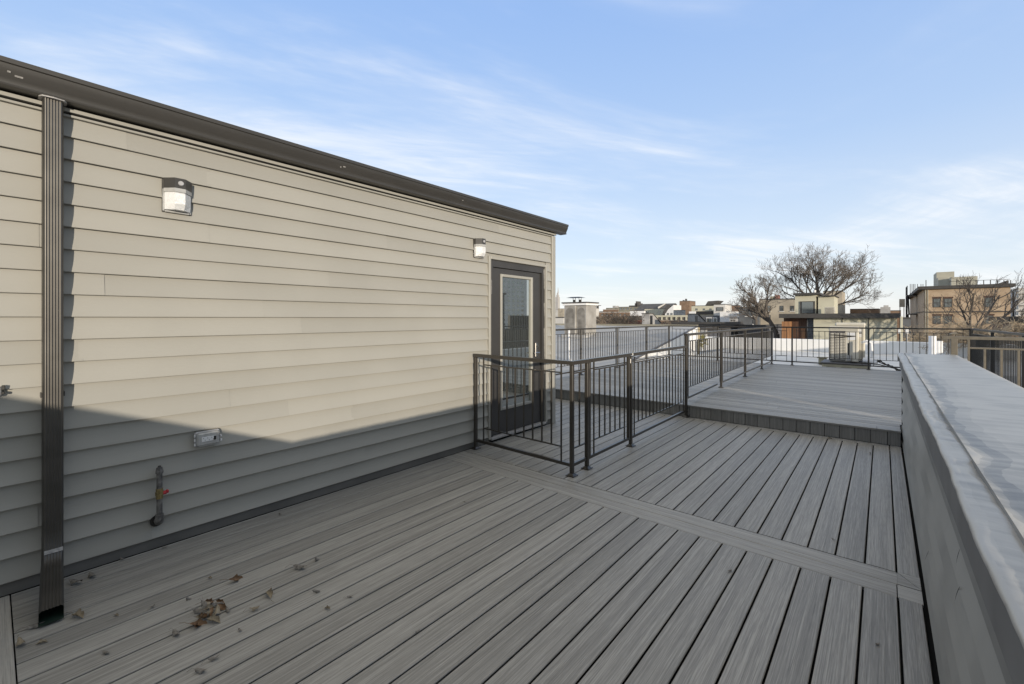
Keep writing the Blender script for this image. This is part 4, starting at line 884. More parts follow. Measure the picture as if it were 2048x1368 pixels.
t, x0, x1, zt, Y, dp = bldg('row_house', 'red brick house with dark bracketed cornice left of the first slanted bulkhead', 'house', 1257, 1285, 632, 95, 'redbrick', 1287, depth=9, cornice='roofdark', ch=0.9)
# cream bracketed house between the slanted bulkheads
t, x0, x1, zt, Y, dp = bldg('row_house', 'row house with cream bracketed cornice between the two slanted bulkheads', 'house', 1310, 1378, 631, 105, 'pale', depth=10, cornice='cream', ch=0.35)
n = 7
for i in range(n):
    xx = x0 + (x1 - x0) * (i + 0.5) / n
    part_box('bracket', 'cream', t, xx - 0.18, xx + 0.18, Y - 0.22, Y - 0.003, zt - 1.15, zt - 0.352)
    part_box('frieze_opening', 'shingle', t, xx + 0.25, min(xx + (x1 - x0) / n - 0.25, x1 - 0.05), Y - 0.08, Y - 0.003, zt - 1.05, zt - 0.45)
part_box('lower_wall', 'brownbrick', t, x0 + 0.2, x1 - 0.2, Y - 0.3, Y - 0.085, -11, zt - 1.2)
def bulk(label, a, b, c, ytop, ybot, Y, m):
    x0, x1 = at_x(a, Y), at_x(b, Y); zt, zb = pz_(b, ytop, Y), pz_(b, ybot, Y)
    d = ray(c, HYP); Yb = min(Y + 12, x1 / (d[0] / d[1]))
    t = thing('stair_bulkhead', ((x0 + x1) / 2, (Y + Yb) / 2, zb), label, 'bulkhead', 'slanted stair bulkheads on the far roofs')
    yk = Y + (Yb - Y) * 0.28
    k = MB(); k.prism([(Y, zb - 0.6), (Yb, zb - 0.6), (Yb, zb + 0.1), (yk, zt), (Y, zt)], 0, x0, x1); k.build('wall', m, t)
    k = MB(); k.prism([(Y - 0.12, zt + 0.003), (yk, zt + 0.003), (Yb + 0.1, zb + 0.103), (Yb + 0.1, zb + 0.22), (yk, zt + 0.14), (Y - 0.12, zt + 0.14)], 0, x0 - 0.1, x1 + 0.12); k.build('roof', 'shingle', t)
    part_box('door', 'black', t, x1 + 0.003, x1 + 0.06, Y + 0.25, Y + (Yb - Y) * 0.18 + 0.4, zb - 0.5, zb + (zt - zb) * 0.82)
bulk('pale grey slanted stair bulkhead, left of the cream bracketed cornice', 1284, 1299, 1321, 627.5, 647, 88, 'greywall')
bulk('pale grey slanted stair bulkhead, right of the cream bracketed cornice', 1375.5, 1390, 1411, 628.5, 646, 88, 'greywall')
# slate roofed terrace
t, x0, x1, zt, Y, dp = bldg('slate_roof_house', 'house with long dark slate roof and cream dormer wall', 'house', 1289, 1326, 618, 170, 'cream', depth=9, windows=((1293, 1297, 622, 628), (1316, 1320, 622, 628)))
k = MB(); xa, xb = at_x(1276, 176), at_x(1343, 176); k.prism([(172, zt - 0.4), (186, zt - 0.4), (181, pz_(1310, 607.5, 181))], 0, xa, xb); k.build('roof', 'shingle', t)
k = MB(); k.hexa([(at_x(1318, 174), 173, zt + 0.2), (at_x(1319, 174), 173, zt + 0.2), (at_x(1319, 174) , 181, pz_(1319, 608, 181)), (at_x(1318, 174), 181, pz_(1318, 608, 181)), (at_x(1318, 174), 172.8, zt + 0.9), (at_x(1319, 174), 172.8, zt + 0.9), (at_x(1319, 174), 180.8, pz_(1319, 606.5, 181)), (at_x(1318, 174), 180.8, pz_(1318, 606.5, 181))]); k.build('party_wall', 'pale', t)
t, x0, x1, zt, Y, dp = bldg('gabled_house', 'white gabled house end with steep dark roof slope', 'house', 1330, 1347, 624, 160, 'white_wall', depth=10, windows=((1334, 1338, 626, 630), (1341, 1345, 626, 630)))
k = MB(); xa, xb = at_x(1322, 160), x1; k.add([(xa, 159.9, pz_(1325, 631, 160)), (x0 + 0.2, 159.9, pz_(1331, 627, 160)), (x1 - 1.0, 159.9, pz_(1345, 611, 160)), (x1 - 2.2, 159.9, pz_(1343, 609, 160)), (xa, 168, pz_(1325, 631, 160)), (x0, 168, pz_(1331, 627, 160)), (x1 - 1.0, 168, pz_(1345, 611, 160)), (x1 - 2.2, 168, pz_(1343, 609, 160))], [(0, 1, 2, 3), (7, 6, 5, 4), (0, 3, 7, 4), (1, 5, 6, 2), (3, 2, 6, 7), (0, 4, 5, 1)]); k.build('roof', 'shingle', t)
k = MB(); k.add([(x0, 159.95, zt), (x1, 159.95, zt), (x1, 159.95, pz_(1346, 610, 160)), (x0, 168, zt), (x1, 168, zt), (x1, 168, pz_(1346, 610, 160))], [(0, 1, 2), (5, 4, 3), (0, 2, 5, 3), (1, 4, 5, 2), (0, 3, 4, 1)]); k.build('gable', 'white_wall', t)
bldg('row_house', 'pinkish house end right of the white gable', 'house', 1346, 1362, 612, 190, mat('pink_render', (0.5, 0.4, 0.35), 0.85, var=0.2), 1364)
bldg('row_house', 'dull grey shed roof house below the brown brick block', 'house', 1347, 1368, 621, 150, 'greywall', 1371)
t, x0, x1, zt, Y, dp = bldg('brick_block', 'square brown brick block with twin chimneys standing above the skyline', 'building', 1359, 1379, 602.5, 180, 'brownbrick', 1391)
k = MB()
for q, y0 in ((1366, 600), (1371, 597.5)): k.box(at_x(q - 0.8, 182), at_x(q + 0.8, 182), 182, 183.5, zt, pz_(q, y0, 182))
k.build('chimney', 'roofdark', t)
t, x0, x1, zt, Y, dp = bldg('apartment_building', 'cream low block with black lower band left of the white modern house', 'building', 1383, 1428, 612, 140, 'cream', windows=((1391, 1395, 617, 621), (1406, 1410, 617, 621), (1419, 1423, 617, 621)), depth=8)
part_box('black_screen', 'black', t, at_x(1392, 139), at_x(1427, 139), 138.6, 139, pz_(1410, 629, 139), pz_(1410, 622.5, 139))
part_box('white_band', 'white_wall', t, at_x(1380, 139), at_x(1393, 139), 138, 138.5, pz_(1385, 630, 139), pz_(1385, 623, 139))
t, x0, x1, zt, Y, dp = bldg('modern_house', 'bright white modern house with pale framed window box and grey lower storey', 'house', 1427.5, 1450, 609.5, 110, 'pale', 1463, windows=((1432.5, 1446.5, 614.5, 622),))
part_box('lower_storey', 'slate', t, at_x(1404, 109), at_x(1443, 109), 108.6, 109.9, -11, pz_(1424, 631, 109))
for a, b in ((1411, 1423), (1425, 1433)):
    xa, xb = at_x(a, 108), at_x(b, 108); w = part_box('window', 'white_wall', t, xa, xb, 108.45, 108.59, pz_(1420, 647, 108), pz_(1420, 635, 108)); part_box('pane', 'glass', w, xa + 0.12, xb - 0.12, 108.40, 108.449, pz_(1420, 646, 108), pz_(1420, 636.3, 108))
part_box('wing', 'white_wall', t, at_x(1443.5, 109), at_x(1463, 109), 107.5, 116, -11, pz_(1455, 624, 109)); part_box('wing', 'white_wall', t, at_x(1463.2, 109), at_x(1477, 109), 107.7, 116, -11, pz_(1470, 623, 109))
k = MB(); xa, xb = at_x(1415.5, 114), at_x(1441, 114); za, zb_, zc = pz_(1416, 611, 114), pz_(1418, 603, 114), pz_(1441, 601.5, 114)
k.add([(xa, 112, za), (xb - 1.0, 112, za + 0.2), (xb, 112, zc), (xa + 0.6, 112, zb_), (xa, 117, za), (xb - 1.0, 117, za + 0.2), (xb, 117, zc), (xa + 0.6, 117, zb_)], [(0, 1, 2, 3), (7, 6, 5, 4), (0, 4, 5, 1), (1, 5, 6, 2), (2, 6, 7, 3), (3, 7, 4, 0)]); k.build('solar_canopy', 'shingle', t)
bldg('brick_block', 'small brown block right behind the white modern house', 'building', 1462, 1479, 611.5, 135, 'brownbrick', 1481)
bldg('garden_shed', 'pale grey shed low in front of the white modern house', 'shed', 1459, 1476, 637, 80, 'greywall', 1478, depth=3, windows=((1462, 1464.5, 640, 643), (1467, 1470, 640, 643)))
bldg('dark_house', 'dark blue grey house behind the small leaning tree', 'house', 1478, 1518, 616, 75, 'bluewall', 1521, windows=((1491, 1496, 624, 632), (1504, 1509, 624, 632), (1506, 1510, 640, 648)))
t, x0, x1, zt, Y, dp = bldg('apartment_building', 'tan apartment house with small dark windows behind the bare trees', 'building', 1518, 1592, 599.5, 78, 'tan', depth=14, windows=((1534, 1541, 611.5, 622), (1560, 1567, 611.5, 622), (1581, 1588, 611.5, 622), (1534, 1541, 630, 640)))
k = MB(); k.box(at_x(1550, 80), at_x(1557, 80), 80, 81.5, zt, pz_(1550, 590, 80)); k.build('chimney', 'redbrick', t)
k = MB(); k.box(at_x(1540, 80), at_x(1550, 80), 80.1, 82, zt, pz_(1545, 592.5, 80)); k.build('roof_hatch', 'olive', t)
rg_ = random.Random(17)
for k_ in range(15):
    pa_ = 1178 + k_ * 21 + rg_.uniform(-6, 6); wd_ = rg_.uniform(9, 22); yt_ = rg_.uniform(613, 624)
    bldg('row_house', 'small far block among the crowded low rooftops on the skyline', 'house', pa_, pa_ + wd_, yt_, rg_.uniform(230, 420), rg_.choice(('tan', 'pale', 'brownbrick', 'olive', 'limegrey', 'redbrick', 'shingle')), pa_ + wd_ + rg_.uniform(1.5, 4), roof='roofdark', group='far skyline blocks', windows=tuple((pa_ + 1.5 + q_ * 4, pa_ + 3.5 + q_ * 4, yt_ + 2.5, yt_ + 6) for q_ in range(int(wd_ / 4.5))))
# dark band of low roofs behind the left railing
bldg('flat_roof_house', 'low black tar roof just beyond the sloped roof, left of the grey sheds', 'house', 1342, 1440, 648, 40, 'black', depth=8)
bldg('grey_shed', 'grey rooftop shed with black opening beyond the white roof', 'shed', 1396, 1412, 660, 34, 'greywall', depth=3)
bldg('grey_shed', 'long low grey shed with dark front beyond the white roof', 'shed', 1411, 1440, 661.5, 34.3, 'mem_dark', depth=3)
bldg('flat_roof_house', 'low dark grey flat roof behind the small leaning tree', 'house', 1440, 1530, 653, 46, 'mem_dark', depth=9)
# beige house with overhanging dark roof (D about 30)
Yb = 35.5
bh = thing('beige_house', (at_x(1680, Yb), Yb + 4, -11), 'long beige panelled rooftop house with dark overhanging roof and cedar corner', 'house')
zE, zF = pz_(1690, 636, Yb), pz_(1690, 627, Yb)
xa = at_x(1565, Yb); xb = at_x(1613, Yb); xc = at_x(1627, Yb); xd = at_x(1794, Yb)
part_box('wood_wall', 'darkwood', bh, xa, xb, Yb + 0.5, Yb + 6, -11, zE); part_box('cedar_panel', 'cedar', bh, at_x(1563.5, Yb), at_x(1581, Yb), Yb - 0.02, Yb + 0.498, -1.5, pz_(1572, 643, Yb))
part_box('stone_wall', 'slate', bh, xb + 0.003, xc, Yb + 0.2, Yb + 6, -11, zE); part_box('panel_wall', 'cream', bh, xc + 0.003, xd, Yb, Yb + 7, -11, zE)
for q in (1684.5, 1737.5): part_box('panel_joint', 'roofdark', bh, at_x(q - 0.9, Yb), at_x(q + 0.9, Yb), Yb - 0.03, Yb - 0.003, zE - 2.6, zE)
part_box('wood_door', 'cedar', bh, at_x(1600, Yb), at_x(1609, Yb), Yb + 0.44, Yb + 0.497, -1, pz_(1604, 657, Yb))
part_box('roof', 'roofdark', bh, at_x(1560, Yb), at_x(1801, Yb), Yb - 0.45, Yb + 7.3, zE + 0.004, zF)
Yu = 39.0
part_box('upper_wall', 'cream', bh, at_x(1590, Yu), at_x(1632, Yu), Yu, Yu + 3, zF - 0.3, pz_(1611, 590, Yu)); uw = part_box('window', 'roofdark', bh, at_x(1600, Yu), at_x(1630, Yu), Yu - 0.06, Yu - 0.003, pz_(1615, 627, Yu), pz_(1615, 602.5, Yu))
part_box('pane', 'glass', uw, at_x(1604, Yu), at_x(1626.5, Yu), Yu - 0.09, Yu - 0.061, pz_(1615, 626, Yu), pz_(1615, 604, Yu))
part_box('upper_wing', 'cream', bh, at_x(1636, Yu), at_x(1668, Yu), Yu + 0.1, Yu + 3.5, zF - 0.3, pz_(1650, 593, Yu)); part_box('upper_recess', 'roofdark', bh, at_x(1632, Yu) + 0.004, at_x(1636, Yu) - 0.004, Yu + 0.3, Yu + 3, zF - 0.3, pz_(1640, 592, Yu))
part_box('upper_roof', 'roofdark', bh, at_x(1588, Yu), at_x(1641, Yu), Yu - 0.35, Yu + 3.3, pz_(1611, 590, Yu) + 0.003, pz_(1611, 586, Yu)); part_box('wing_roof', 'roofdark', bh, at_x(1641.5, Yu), at_x(1671, Yu), Yu - 0.15, Yu + 3.7, pz_(1650, 593, Yu) + 0.003, pz_(1650, 591, Yu))
hv = thing('wall_condenser', (at_x(1662, Yu), Yu - 0.4, zF), 'small white condenser against the upper beige wall', 'condenser')
part_box('casing', 'unit', hv, at_x(1651.5, Yu), at_x(1672, Yu), Yu - 0.75, Yu - 0.4, zF + 0.01, zF + 0.50, c=0.02)
k = MB(); [k.box(at_x(1653, Yu), at_x(1671, Yu) - 0.05, Yu - 0.77, Yu - 0.752, zF + 0.06 + i * 0.07, zF + 0.09 + i * 0.07) for i in range(6)]; k.build('louvre', 'fin', hv)
k = MB(); xx = at_x(1626, Yu); k.cyl((xx, Yu + 1, pz_(1626, 586, Yu) + 0.02), (xx, Yu + 1, pz_(1626, 579, Yu)), 0.09, n=10)
tag(k.build('flue_pipe', 'insul'), 'short white flue pipe on the upper roof of the beige house', 'flue')
# low things behind / right
bldg('brick_block', 'low brown brick roofs behind the right side of the big bare tree', 'building', 1700, 1758, 619, 120, 'brownbrick', depth=12)
bldg('apartment_building', 'tan stair tower behind the middle of the big bare tree', 'building', 1646, 1684, 583, 110, 'tan', depth=10)
bldg('brick_block', 'grey low block right of the brown brick roofs', 'building', 1745, 1775, 619, 130, 'shingle', depth=10)
k = MB(); xx = at_x(1772, 60); k.box(xx - 0.45, xx + 0.35, 60, 60.8, -2, pz_(1772, 614, 60)); k.box(xx - 0.2, xx + 0.2, 60.2, 60.6, pz_(1772, 614, 60), pz_(1772, 610.5, 60))
tag(k.build('chimney', 'greywall'), 'grey chimney with pot standing alone right of the big bare tree', 'chimney')
bldg('brick_block', 'brown low block in the gap left of the fire escape', 'building', 1776, 1802, 622, 140, 'brownbrick', depth=10)
# utility pole with white boxes beside the beige house
up = thing('utility_pole', (at_x(1803, 30), 30, -11), 'cream utility post with white boxes right of the beige house', 'pole')
k = MB(); k.bbox(at_x(1800.5, 30), at_x(1805.5, 30), 30, 30.2, -11, pz_(1803, 633, 30), c=0.01); k.build('post', 'cream', up)
for a, b, y0, y1 in ((1796, 1801, 657, 667), (1811, 1817, 657, 667)): part_box('meter_box', 'white_wall', up, at_x(a, 29.7), at_x(b, 29.7), 29.6, 29.8, pz_(1803, y1, 29.7), pz_(1803, y0, 29.7), c=0.01)
k = MB(); k.cyl((at_x(1814, 29.7), 29.7, pz_(1803, 700, 29.7)), (at_x(1814, 29.7), 29.7, pz_(1803, 667, 29.7)), 0.03, n=6); k.build('conduit', 'greywall', up)
bldg('dark_house', 'dark weathered building in the gap between beige house and brick block', 'house', 1806, 1822, 638, 60, 'bluewall', depth=8)
sg = thing('rooftop_sign', (at_x(1803, 95), 95, pz_(1803, 625, 95)), 'blank tan billboard on posts left of the brick block', 'billboard')
part_box('board', 'tan', sg, at_x(1798.5, 95), at_x(1810, 95), 95, 95.4, pz_(1803, 614, 95), pz_(1803, 598, 95))
for q in (1800, 1808): part_box('post', 'roofdark', sg, at_x(q - 0.8, 95), at_x(q + 0.8, 95), 95.1, 95.3, -11, pz_(1803, 614.05, 95))
# brick block on the right
Yk = 82.0
kb_ = thing('brick_building', (at_x(1930, Yk), Yk + 20, -11), 'three storey tan brick building with dark cornice and grey penthouse at right', 'building')
bx0, bx1 = at_x(1848, Yk), at_x(2021, Yk); bz = pz_(1930, 576.5, Yk)
part_box('wall', 'brick', kb_, bx0, bx1, Yk, Yk + 40, -11, bz)
part_box('cornice', 'roofdark', kb_, bx0 - 0.6, bx1 + 0.4, Yk - 0.35, Yk + 40.3, bz + 0.004, bz + 0.42)
part_box('string_course', 'roofdark', kb_, bx0 - 0.05, bx1 + 0.05, Yk - 0.10, Yk - 0.003, pz_(1930, 624.5, Yk), pz_(1930, 622.5, Yk)); part_box('string_course', 'roofdark', kb_, bx0 - 0.06, bx0 - 0.004, Yk - 0.003, Yk + 40, pz_(1848, 624.5, Yk), pz_(1848, 622.5, Yk))
for (a, b, y0, y1) in ((1866.5, 1881.5, 597, 614.5), (1888, 1904.5, 597, 614.5), (1970, 1987, 595, 614), (1866.5, 1881.5, 631.5, 648), (1888, 1904.5, 631.5, 648), (1970, 1987, 631, 648), (1866.5, 1881.5, 666, 683), (1888, 1904.5, 666, 683)):
    A_, B_ = on_y(a, Yk, y0), on_y(b, Yk, y1); w = MB(); bw = 0.07
    w.box(A_.x, A_.x + bw, Yk - 0.06, Yk - 0.003, B_.z, A_.z); w.box(B_.x - bw, B_.x, Yk - 0.06, Yk - 0.003, B_.z, A_.z); w.box(A_.x + bw, B_.x - bw, Yk - 0.06, Yk - 0.003, A_.z - bw, A_.z); zm = (A_.z + B_.z) / 2
    w.box(A_.x + bw, B_.x - bw, Yk - 0.06, Yk - 0.003, zm - 0.05, zm + 0.05); w.box(A_.x + bw, B_.x - bw, Yk - 0.06, Yk - 0.003, B_.z, B_.z + bw)
    xm_ = (A_.x + B_.x) / 2; w.box(xm_ - 0.02, xm_ + 0.02, Yk - 0.058, Yk - 0.003, B_.z + bw, A_.z - bw)
    wo = w.build('window', 'roofdark', kb_); part_box('pane', 'glass', wo, A_.x + bw, B_.x - bw, Yk - 0.03, Yk - 0.002, B_.z + bw, A_.z - bw); part_box('lintel', 'darkwood', wo, A_.x - 0.1, B_.x + 0.1, Yk - 0.02, Yk - 0.001, A_.z + 0.003, A_.z + 0.22)
# pilaster strips at the lit corner, downpipe
for i, q in enumerate((1850.5, 1855)): part_box('pilaster', 'limegrey', kb_, at_x(q, Yk), at_x(q + 1.6, Yk), Yk - 0.09, Yk - 0.004, -11, bz - 0.01)
Yp = 88
part_box('penthouse', 'limegrey', kb_, at_x(1877, Yp), at_x(1914, Yp), Yp + 3, Yp + 8, bz, pz_(1895, 543.5, Yp + 3)); part_box('penthouse', 'limegrey', kb_, at_x(1877, Yp), at_x(1908, Yp), Yp + 0.5, Yp + 2.9, bz, pz_(1890, 554, Yp)); part_box('penthouse', 'limegrey', kb_, at_x(1899, Yp), at_x(1950, Yp), Yp - 2.2, Yp + 0.4, bz, pz_(1925, 553.5, Yp - 2))
k = MB()
for q in [1820.5, 1824, 1827, 1830, 1835, 1842, 1846, 1852] + [1900 + 13.5 * i for i in range(10)]:
    yy = Yk + (18 if q < 1848 else 0.5); xx = at_x(q, yy); k.box(xx - 0.04, xx + 0.04, yy, yy + 0.08, bz, pz_(q, 560 if q > 1848 else 568, yy))
xa, xb = at_x(1900, Yk + .5), at_x(2020, Yk + .5); zz = pz_(1960, 561, Yk + .5); k.box(xa, xb, Yk + 0.5, Yk + 0.55, zz, zz + 0.05); k.box(xa, xb, Yk + 0.5, Yk + 0.55, zz - 0.6, zz - 0.56)
k.build('roof_railing', 'roofdark', kb_)
k = MB(); xa, xb = at_x(1962, Yk), at_x(2020, Yk); k.add([(xa, Yk + 0.8, bz), (xb, Yk + 0.8, bz), (xb, Yk + 0.8, pz_(2020, 559, Yk)), ((xa + xb) / 2, Yk + 0.8, pz_(1990, 569, Yk)), (xa, Yk + 1.1, bz), (xb, Yk + 1.1, bz), (xb, Yk + 1.1, pz_(2020, 559, Yk)), ((xa + xb) / 2, Yk + 1.1, pz_(1990, 569, Yk))], [(0, 1, 2, 3), (7, 6, 5, 4), (0, 4, 5, 1), (1, 5, 6, 2), (2, 6, 7, 3), (3, 7, 4, 0)]); k.build('raised_parapet', 'shingle', kb_)
fe = thing('fire_escape', (at_x(1815, 100), 100, -11), 'black fire escape on the shaded side of the brick building', 'fire escape')
k = MB(); fx = bx0 - 0.9
for zz in (-4.5, -1.2, 2.1, 5.2): k.box(fx - 0.4, bx0 - 0.008, 96, 101, zz, zz + 0.1); k.box(fx - 0.4, fx - 0.34, 96, 101, zz + 0.9, zz + 0.96)
for yy in (96, 98.5, 101): k.box(fx - 0.4, fx - 0.3, yy, yy + 0.1, -8, 6.8)
for i in range(3): k.hexa([(fx - 0.2, 97, -4.4 + 3.3 * i), (fx, 97, -4.4 + 3.3 * i), (fx, 97.4, -4.4 + 3.3 * i), (fx - 0.2, 97.4, -4.4 + 3.3 * i), (fx - 0.2, 100.4, -1.2 + 3.3 * i), (fx, 100.4, -1.2 + 3.3 * i), (fx, 100.8, -1.2 + 3.3 * i), (fx - 0.2, 100.8, -1.2 + 3.3 * i)])
k.build('frame', 'black', fe)
# towers to the right (one at the frame edge, one only seen mirrored in the door)
def tower(label, x0, x1, y0, y1, z1, nx, nz):
    t = thing('apartment_tower', ((x0 + x1) / 2, (y0 + y1) / 2, -11), label, 'tower')
    part_box('wall', 'pale', t, x0, x1, y0, y1, -11, z1); part_box('roof', 'greywall', t, x0 + (x1 - x0) * 0.3, x1 - 0.5, y0 + 1, y1 - 1, z1 + 0.01, z1 + 3)
    hz = (z1 + 6) / nz; wx = (x1 - x0) / nx; wy = (y1 - y0) / max(2, int((y1 - y0) / 4))
    for i in range(nz):
        zz = -6 + i * hz
        k = MB(); k.box(x0 - 0.5, x1, y0 - 0.7, y0 - 0.005, zz, zz + hz * 0.3); k.build('balcony_slab', 'pale', t)
        k = MB()
        for j in range(nx): k.box(x0 + wx * j + wx * 0.2, x0 + wx * (j + 0.8), y0 - 0.05, y0 - 0.006, zz + hz * 0.42, zz + hz * 0.88)
        for j in range(int((y1 - y0) / 4)): k.box(x0 - 0.05, x0 - 0.006, y0 + 4 * j + 1, y0 + 4 * j + 3, zz + hz * 0.42, zz + hz * 0.88)
        k.build('window_row', 'glass', t)
xa = at_x(2037, 150)
tower('pale apartment tower with stacked balconies at the right edge of the view', xa, xa + 22, 150, 175, pz_(2040, 576, 150), 5, 11)
part_x = at_x(2028, 152); k = MB(); k.box(part_x, xa - 0.3, 154, 168, -11, pz_(2030, 579, 150)); tag(k.build('tower_block', 'greywall'), 'slim grey block tight against the left side of the balcony tower', 'tower')
tower('white apartment tower far to the right with a grid of windows', 150, 190, 170, 200, 46, 16, 20)
bldg('dark_house', 'low dark roofed house at the right edge below the tower', 'house', 2024, 2075, 634, 62, 'brownbrick', depth=10, cornice='black', ch=0.5)

# ---------------------------------------------------------------- bare trees
def grow(mb, tw, p, d, L, r, lev, rng, maxlev, spread, up, rmin, kids):
    n = 4; pts = [p.copy()]; rad = [r]; cur = p.copy(); dd = d.copy()
    for i in range(n):
        dd = (dd + Vector((rng.gauss(0, 1), rng.gauss(0, 1), rng.gauss(0, 1))) * 0.075 + Vector((0, 0, up * 0.07))).normalized()
        cur = cur + dd * (L / n); pts.append(cur.copy()); rad.append(max(rmin, r * (1 - 0.50 * (i + 1) / n)))
    (mb if lev < 2 else tw).tube(pts, rad, 6 if lev < 2 else 3, cap=False)
    if lev >= maxlev: return
    nk = kids[min(lev, len(kids) - 1)]
    for k in range(nk):
        t = 0.34 + 0.66 * (k + rng.random() * 0.6) / nk; t = min(t, 1.0)
        f = t * n; i = min(n - 1, int(f)); q = pts[i].lerp(pts[i + 1], f - i)
        base = (pts[i + 1] - pts[i]).normalized(); ax = Vector((rng.gauss(0, 1), rng.gauss(0, 1), rng.gauss(0, 1))); ax = (ax - base * ax.dot(base)).normalized()
        a = spread * rng.uniform(0.6, 1.25); nd_ = (base * math.cos(a) + ax * math.sin(a)).normalized()
        grow(mb, tw, q, nd_, L * (rng.uniform(0.36, 0.60) if lev == 0 else rng.uniform(0.46, 0.74)), max(rmin, r * (0.42 if lev == 0 else 0.5)), lev + 1, rng, maxlev, spread, up, rmin, kids)
def tree(name, label, base, limbs, trunk_r, seed, rmin=0.012, maxlev=4, kids=(5, 5, 4, 4), spread=0.70, up=0.7, group='bare trees beyond the roofs', cat='tree', m1='bark', m2='twig'):
    """limbs: list of (start point, end point, radius); first entries are the trunk"""
    rng = random.Random(seed); t = thing(name, base, label, cat, group); mb, tw = MB(), MB()
    for (a, b, r, gr) in limbs:
        a, b = Vector(a), Vector(b)
        if not gr: mb.tube([a, a.lerp(b, 0.5) + Vector((rng.gauss(0, .12), rng.gauss(0, .12), 0)), b], [r, r * 0.9, r * 0.8], 8)
        else: grow(mb, tw, a, (b - a).normalized(), (b - a).length * 0.93, r, 0, rng, maxlev, spread, up, rmin, kids)
    mb.build('trunk', m1, t, smooth=True); tw.build('crown', m2, t)
    return t
Yt1 = 50.0
def q(px, py, Y): return on_y(px, Y, py)
fork = q(1637, 612, Yt1)
tree('bare_tree', 'big bare tree with wide spreading crown behind the beige house', (fork.x, Yt1, -11), [
    ((fork.x + 0.3, Yt1, -11), tuple(fork), 0.42, False),
    (fork, q(1566, 560, Yt1), 0.120, True), (fork, q(1598, 545, Yt1 + 1), 0.112, True), (fork, q(1645, 538, Yt1 - 1), 0.128, True), (q(1640, 600, Yt1), q(1708, 548, Yt1 + 1), 0.128, True),
    (fork, q(1735, 575, Yt1 - 1), 0.105, True), (fork, q(1545, 585, Yt1 + 1), 0.083, True), (q(1642, 618, Yt1), q(1740, 605, Yt1), 0.083, True), (q(1640, 606, Yt1), q(1674, 552, Yt1 + 2), 0.105, True), (q(1637, 606, Yt1), q(1620, 542, Yt1 - 1.5), 0.098, True)], 0.4, 21, rmin=0.0065, maxlev=5, kids=(6, 4, 4, 3, 3), up=1.1)
Yt2 = 40.0
fb2 = q(1553, 668, Yt2)
tree('bare_tree', 'small bare tree leaning left over the back railing', (fb2.x, Yt2, -11), [
    ((fb2.x + 0.8, Yt2, -11), tuple(fb2), 0.26, False), (fb2, q(1523, 605, Yt2), 0.20, True), (q(1535, 632, Yt2), q(1490, 585, Yt2), 0.13, True), (q(1530, 622, Yt2), q(1540, 575, Yt2), 0.10, True), (q(1540, 645, Yt2), q(1498, 625, Yt2), 0.10, True)],
    0.3, 33, rmin=0.006, maxlev=5, kids=(6, 4, 3, 3, 2), up=1.0)
Yt3 = 62.0
fb3 = q(1512, 640, Yt3)
tree('bare_tree', 'pale bushy bare tree left of the leaning tree', (fb3.x, Yt3, -11), [
    ((fb3.x, Yt3, -11), tuple(fb3), 0.25, False), (fb3, q(1490, 606, Yt3), 0.16, True), (fb3, q(1520, 600, Yt3), 0.14, True), (fb3, q(1475, 620, Yt3), 0.12, True)], 0.3, 35, rmin=0.012, maxlev=4, kids=(5, 5, 4, 3))
Yt4 = 33.0
fb4 = q(1942, 668, Yt4)
tree('bare_tree', 'dark bare tree spreading in front of the brick building', (fb4.x, Yt4, -11), [
    ((fb4.x, Yt4, -11), tuple(fb4), 0.22, False), (fb4, q(1912, 600, Yt4), 0.055, True), (fb4, q(1945, 580, Yt4), 0.06, True), (q(1958, 660, Yt4), q(2003, 585, Yt4), 0.06, True), (q(1970, 660, Yt4), q(2050, 605, Yt4), 0.06, True), (fb4, q(1875, 635, Yt4), 0.04, True), (fb4, q(1975, 610, Yt4 + 1), 0.045, True), (q(1985, 664, Yt4), q(2060, 640, Yt4), 0.045, True)],
    0.2, 41, rmin=0.005, maxlev=4, kids=(5, 4, 3, 2), spread=0.6, m2='bark')
# scrub in front of the skyline at left
for i, (px, py, Y, h, lab) in enumerate(((1190, 648, 70, 1.9, 'bare brown scrub tree right beside the chimney stack'), (1212, 646, 66, 1.9, 'bare scrub tree, second one right of the chimney stack'), (1236, 648, 72, 1.9, 'bare scrub tree below the long olive block'), (1258, 648, 68, 1.7, 'bare scrub tree touching the red brick house'), (1345, 647, 82, 1.0, 'low bare brown scrub below the cream bracketed cornice'))):
    b0 = on_y(px, Y, py + 12)
    tree('bare_tree', lab, (b0.x, Y, -11), [((b0.x, Y, -11), tuple(b0), 0.12, False)] + [(b0, b0 + Vector((random.uniform(-2.0, 2.0), random.uniform(-1, 1), h)), 0.07, True) for _ in range(6)], 0.1, 50 + i, rmin=0.016, maxlev=3, kids=(7, 4, 3), spread=0.9, up=0.2, m2='scrub', m1='scrub')
# sunlit tangled vines on the right
for i, (px, py, Y, h, lab) in enumerate(((1900, 700, 26, 1.5, 'tangled dry vine bush behind the short vent pipe'), (1950, 690, 24, 1.6, 'sunlit dry vine bush behind the corner of the neighbouring railing'), (1990, 690, 24, 1.5, 'sunlit dry vine bush, second from the right edge'), (2035, 690, 23, 1.7, 'sunlit dry vine bush at the right edge of the view'), (1835, 690, 33, 1.8, 'tangled bare bush at the foot of the brick building side'))):
    b0 = on_y(px, Y, py)
    tree('vine_bush', lab, (b0.x, Y, -0.6 if i < 4 else -11), [(b0, b0 + Vector((random.uniform(-1.1, 1.1), random.uniform(-0.6, 0.6), h * random.uniform(0.15, 0.45))), 0.016, True) for _ in range(9)], 0.1, 70 + i, rmin=0.007, maxlev=3, kids=(6, 5, 3), spread=1.1, up=-0.3, group='dry vine bushes', cat='bush', m1='vine', m2='vine')
b0 = on_y(1390, 21, 690)
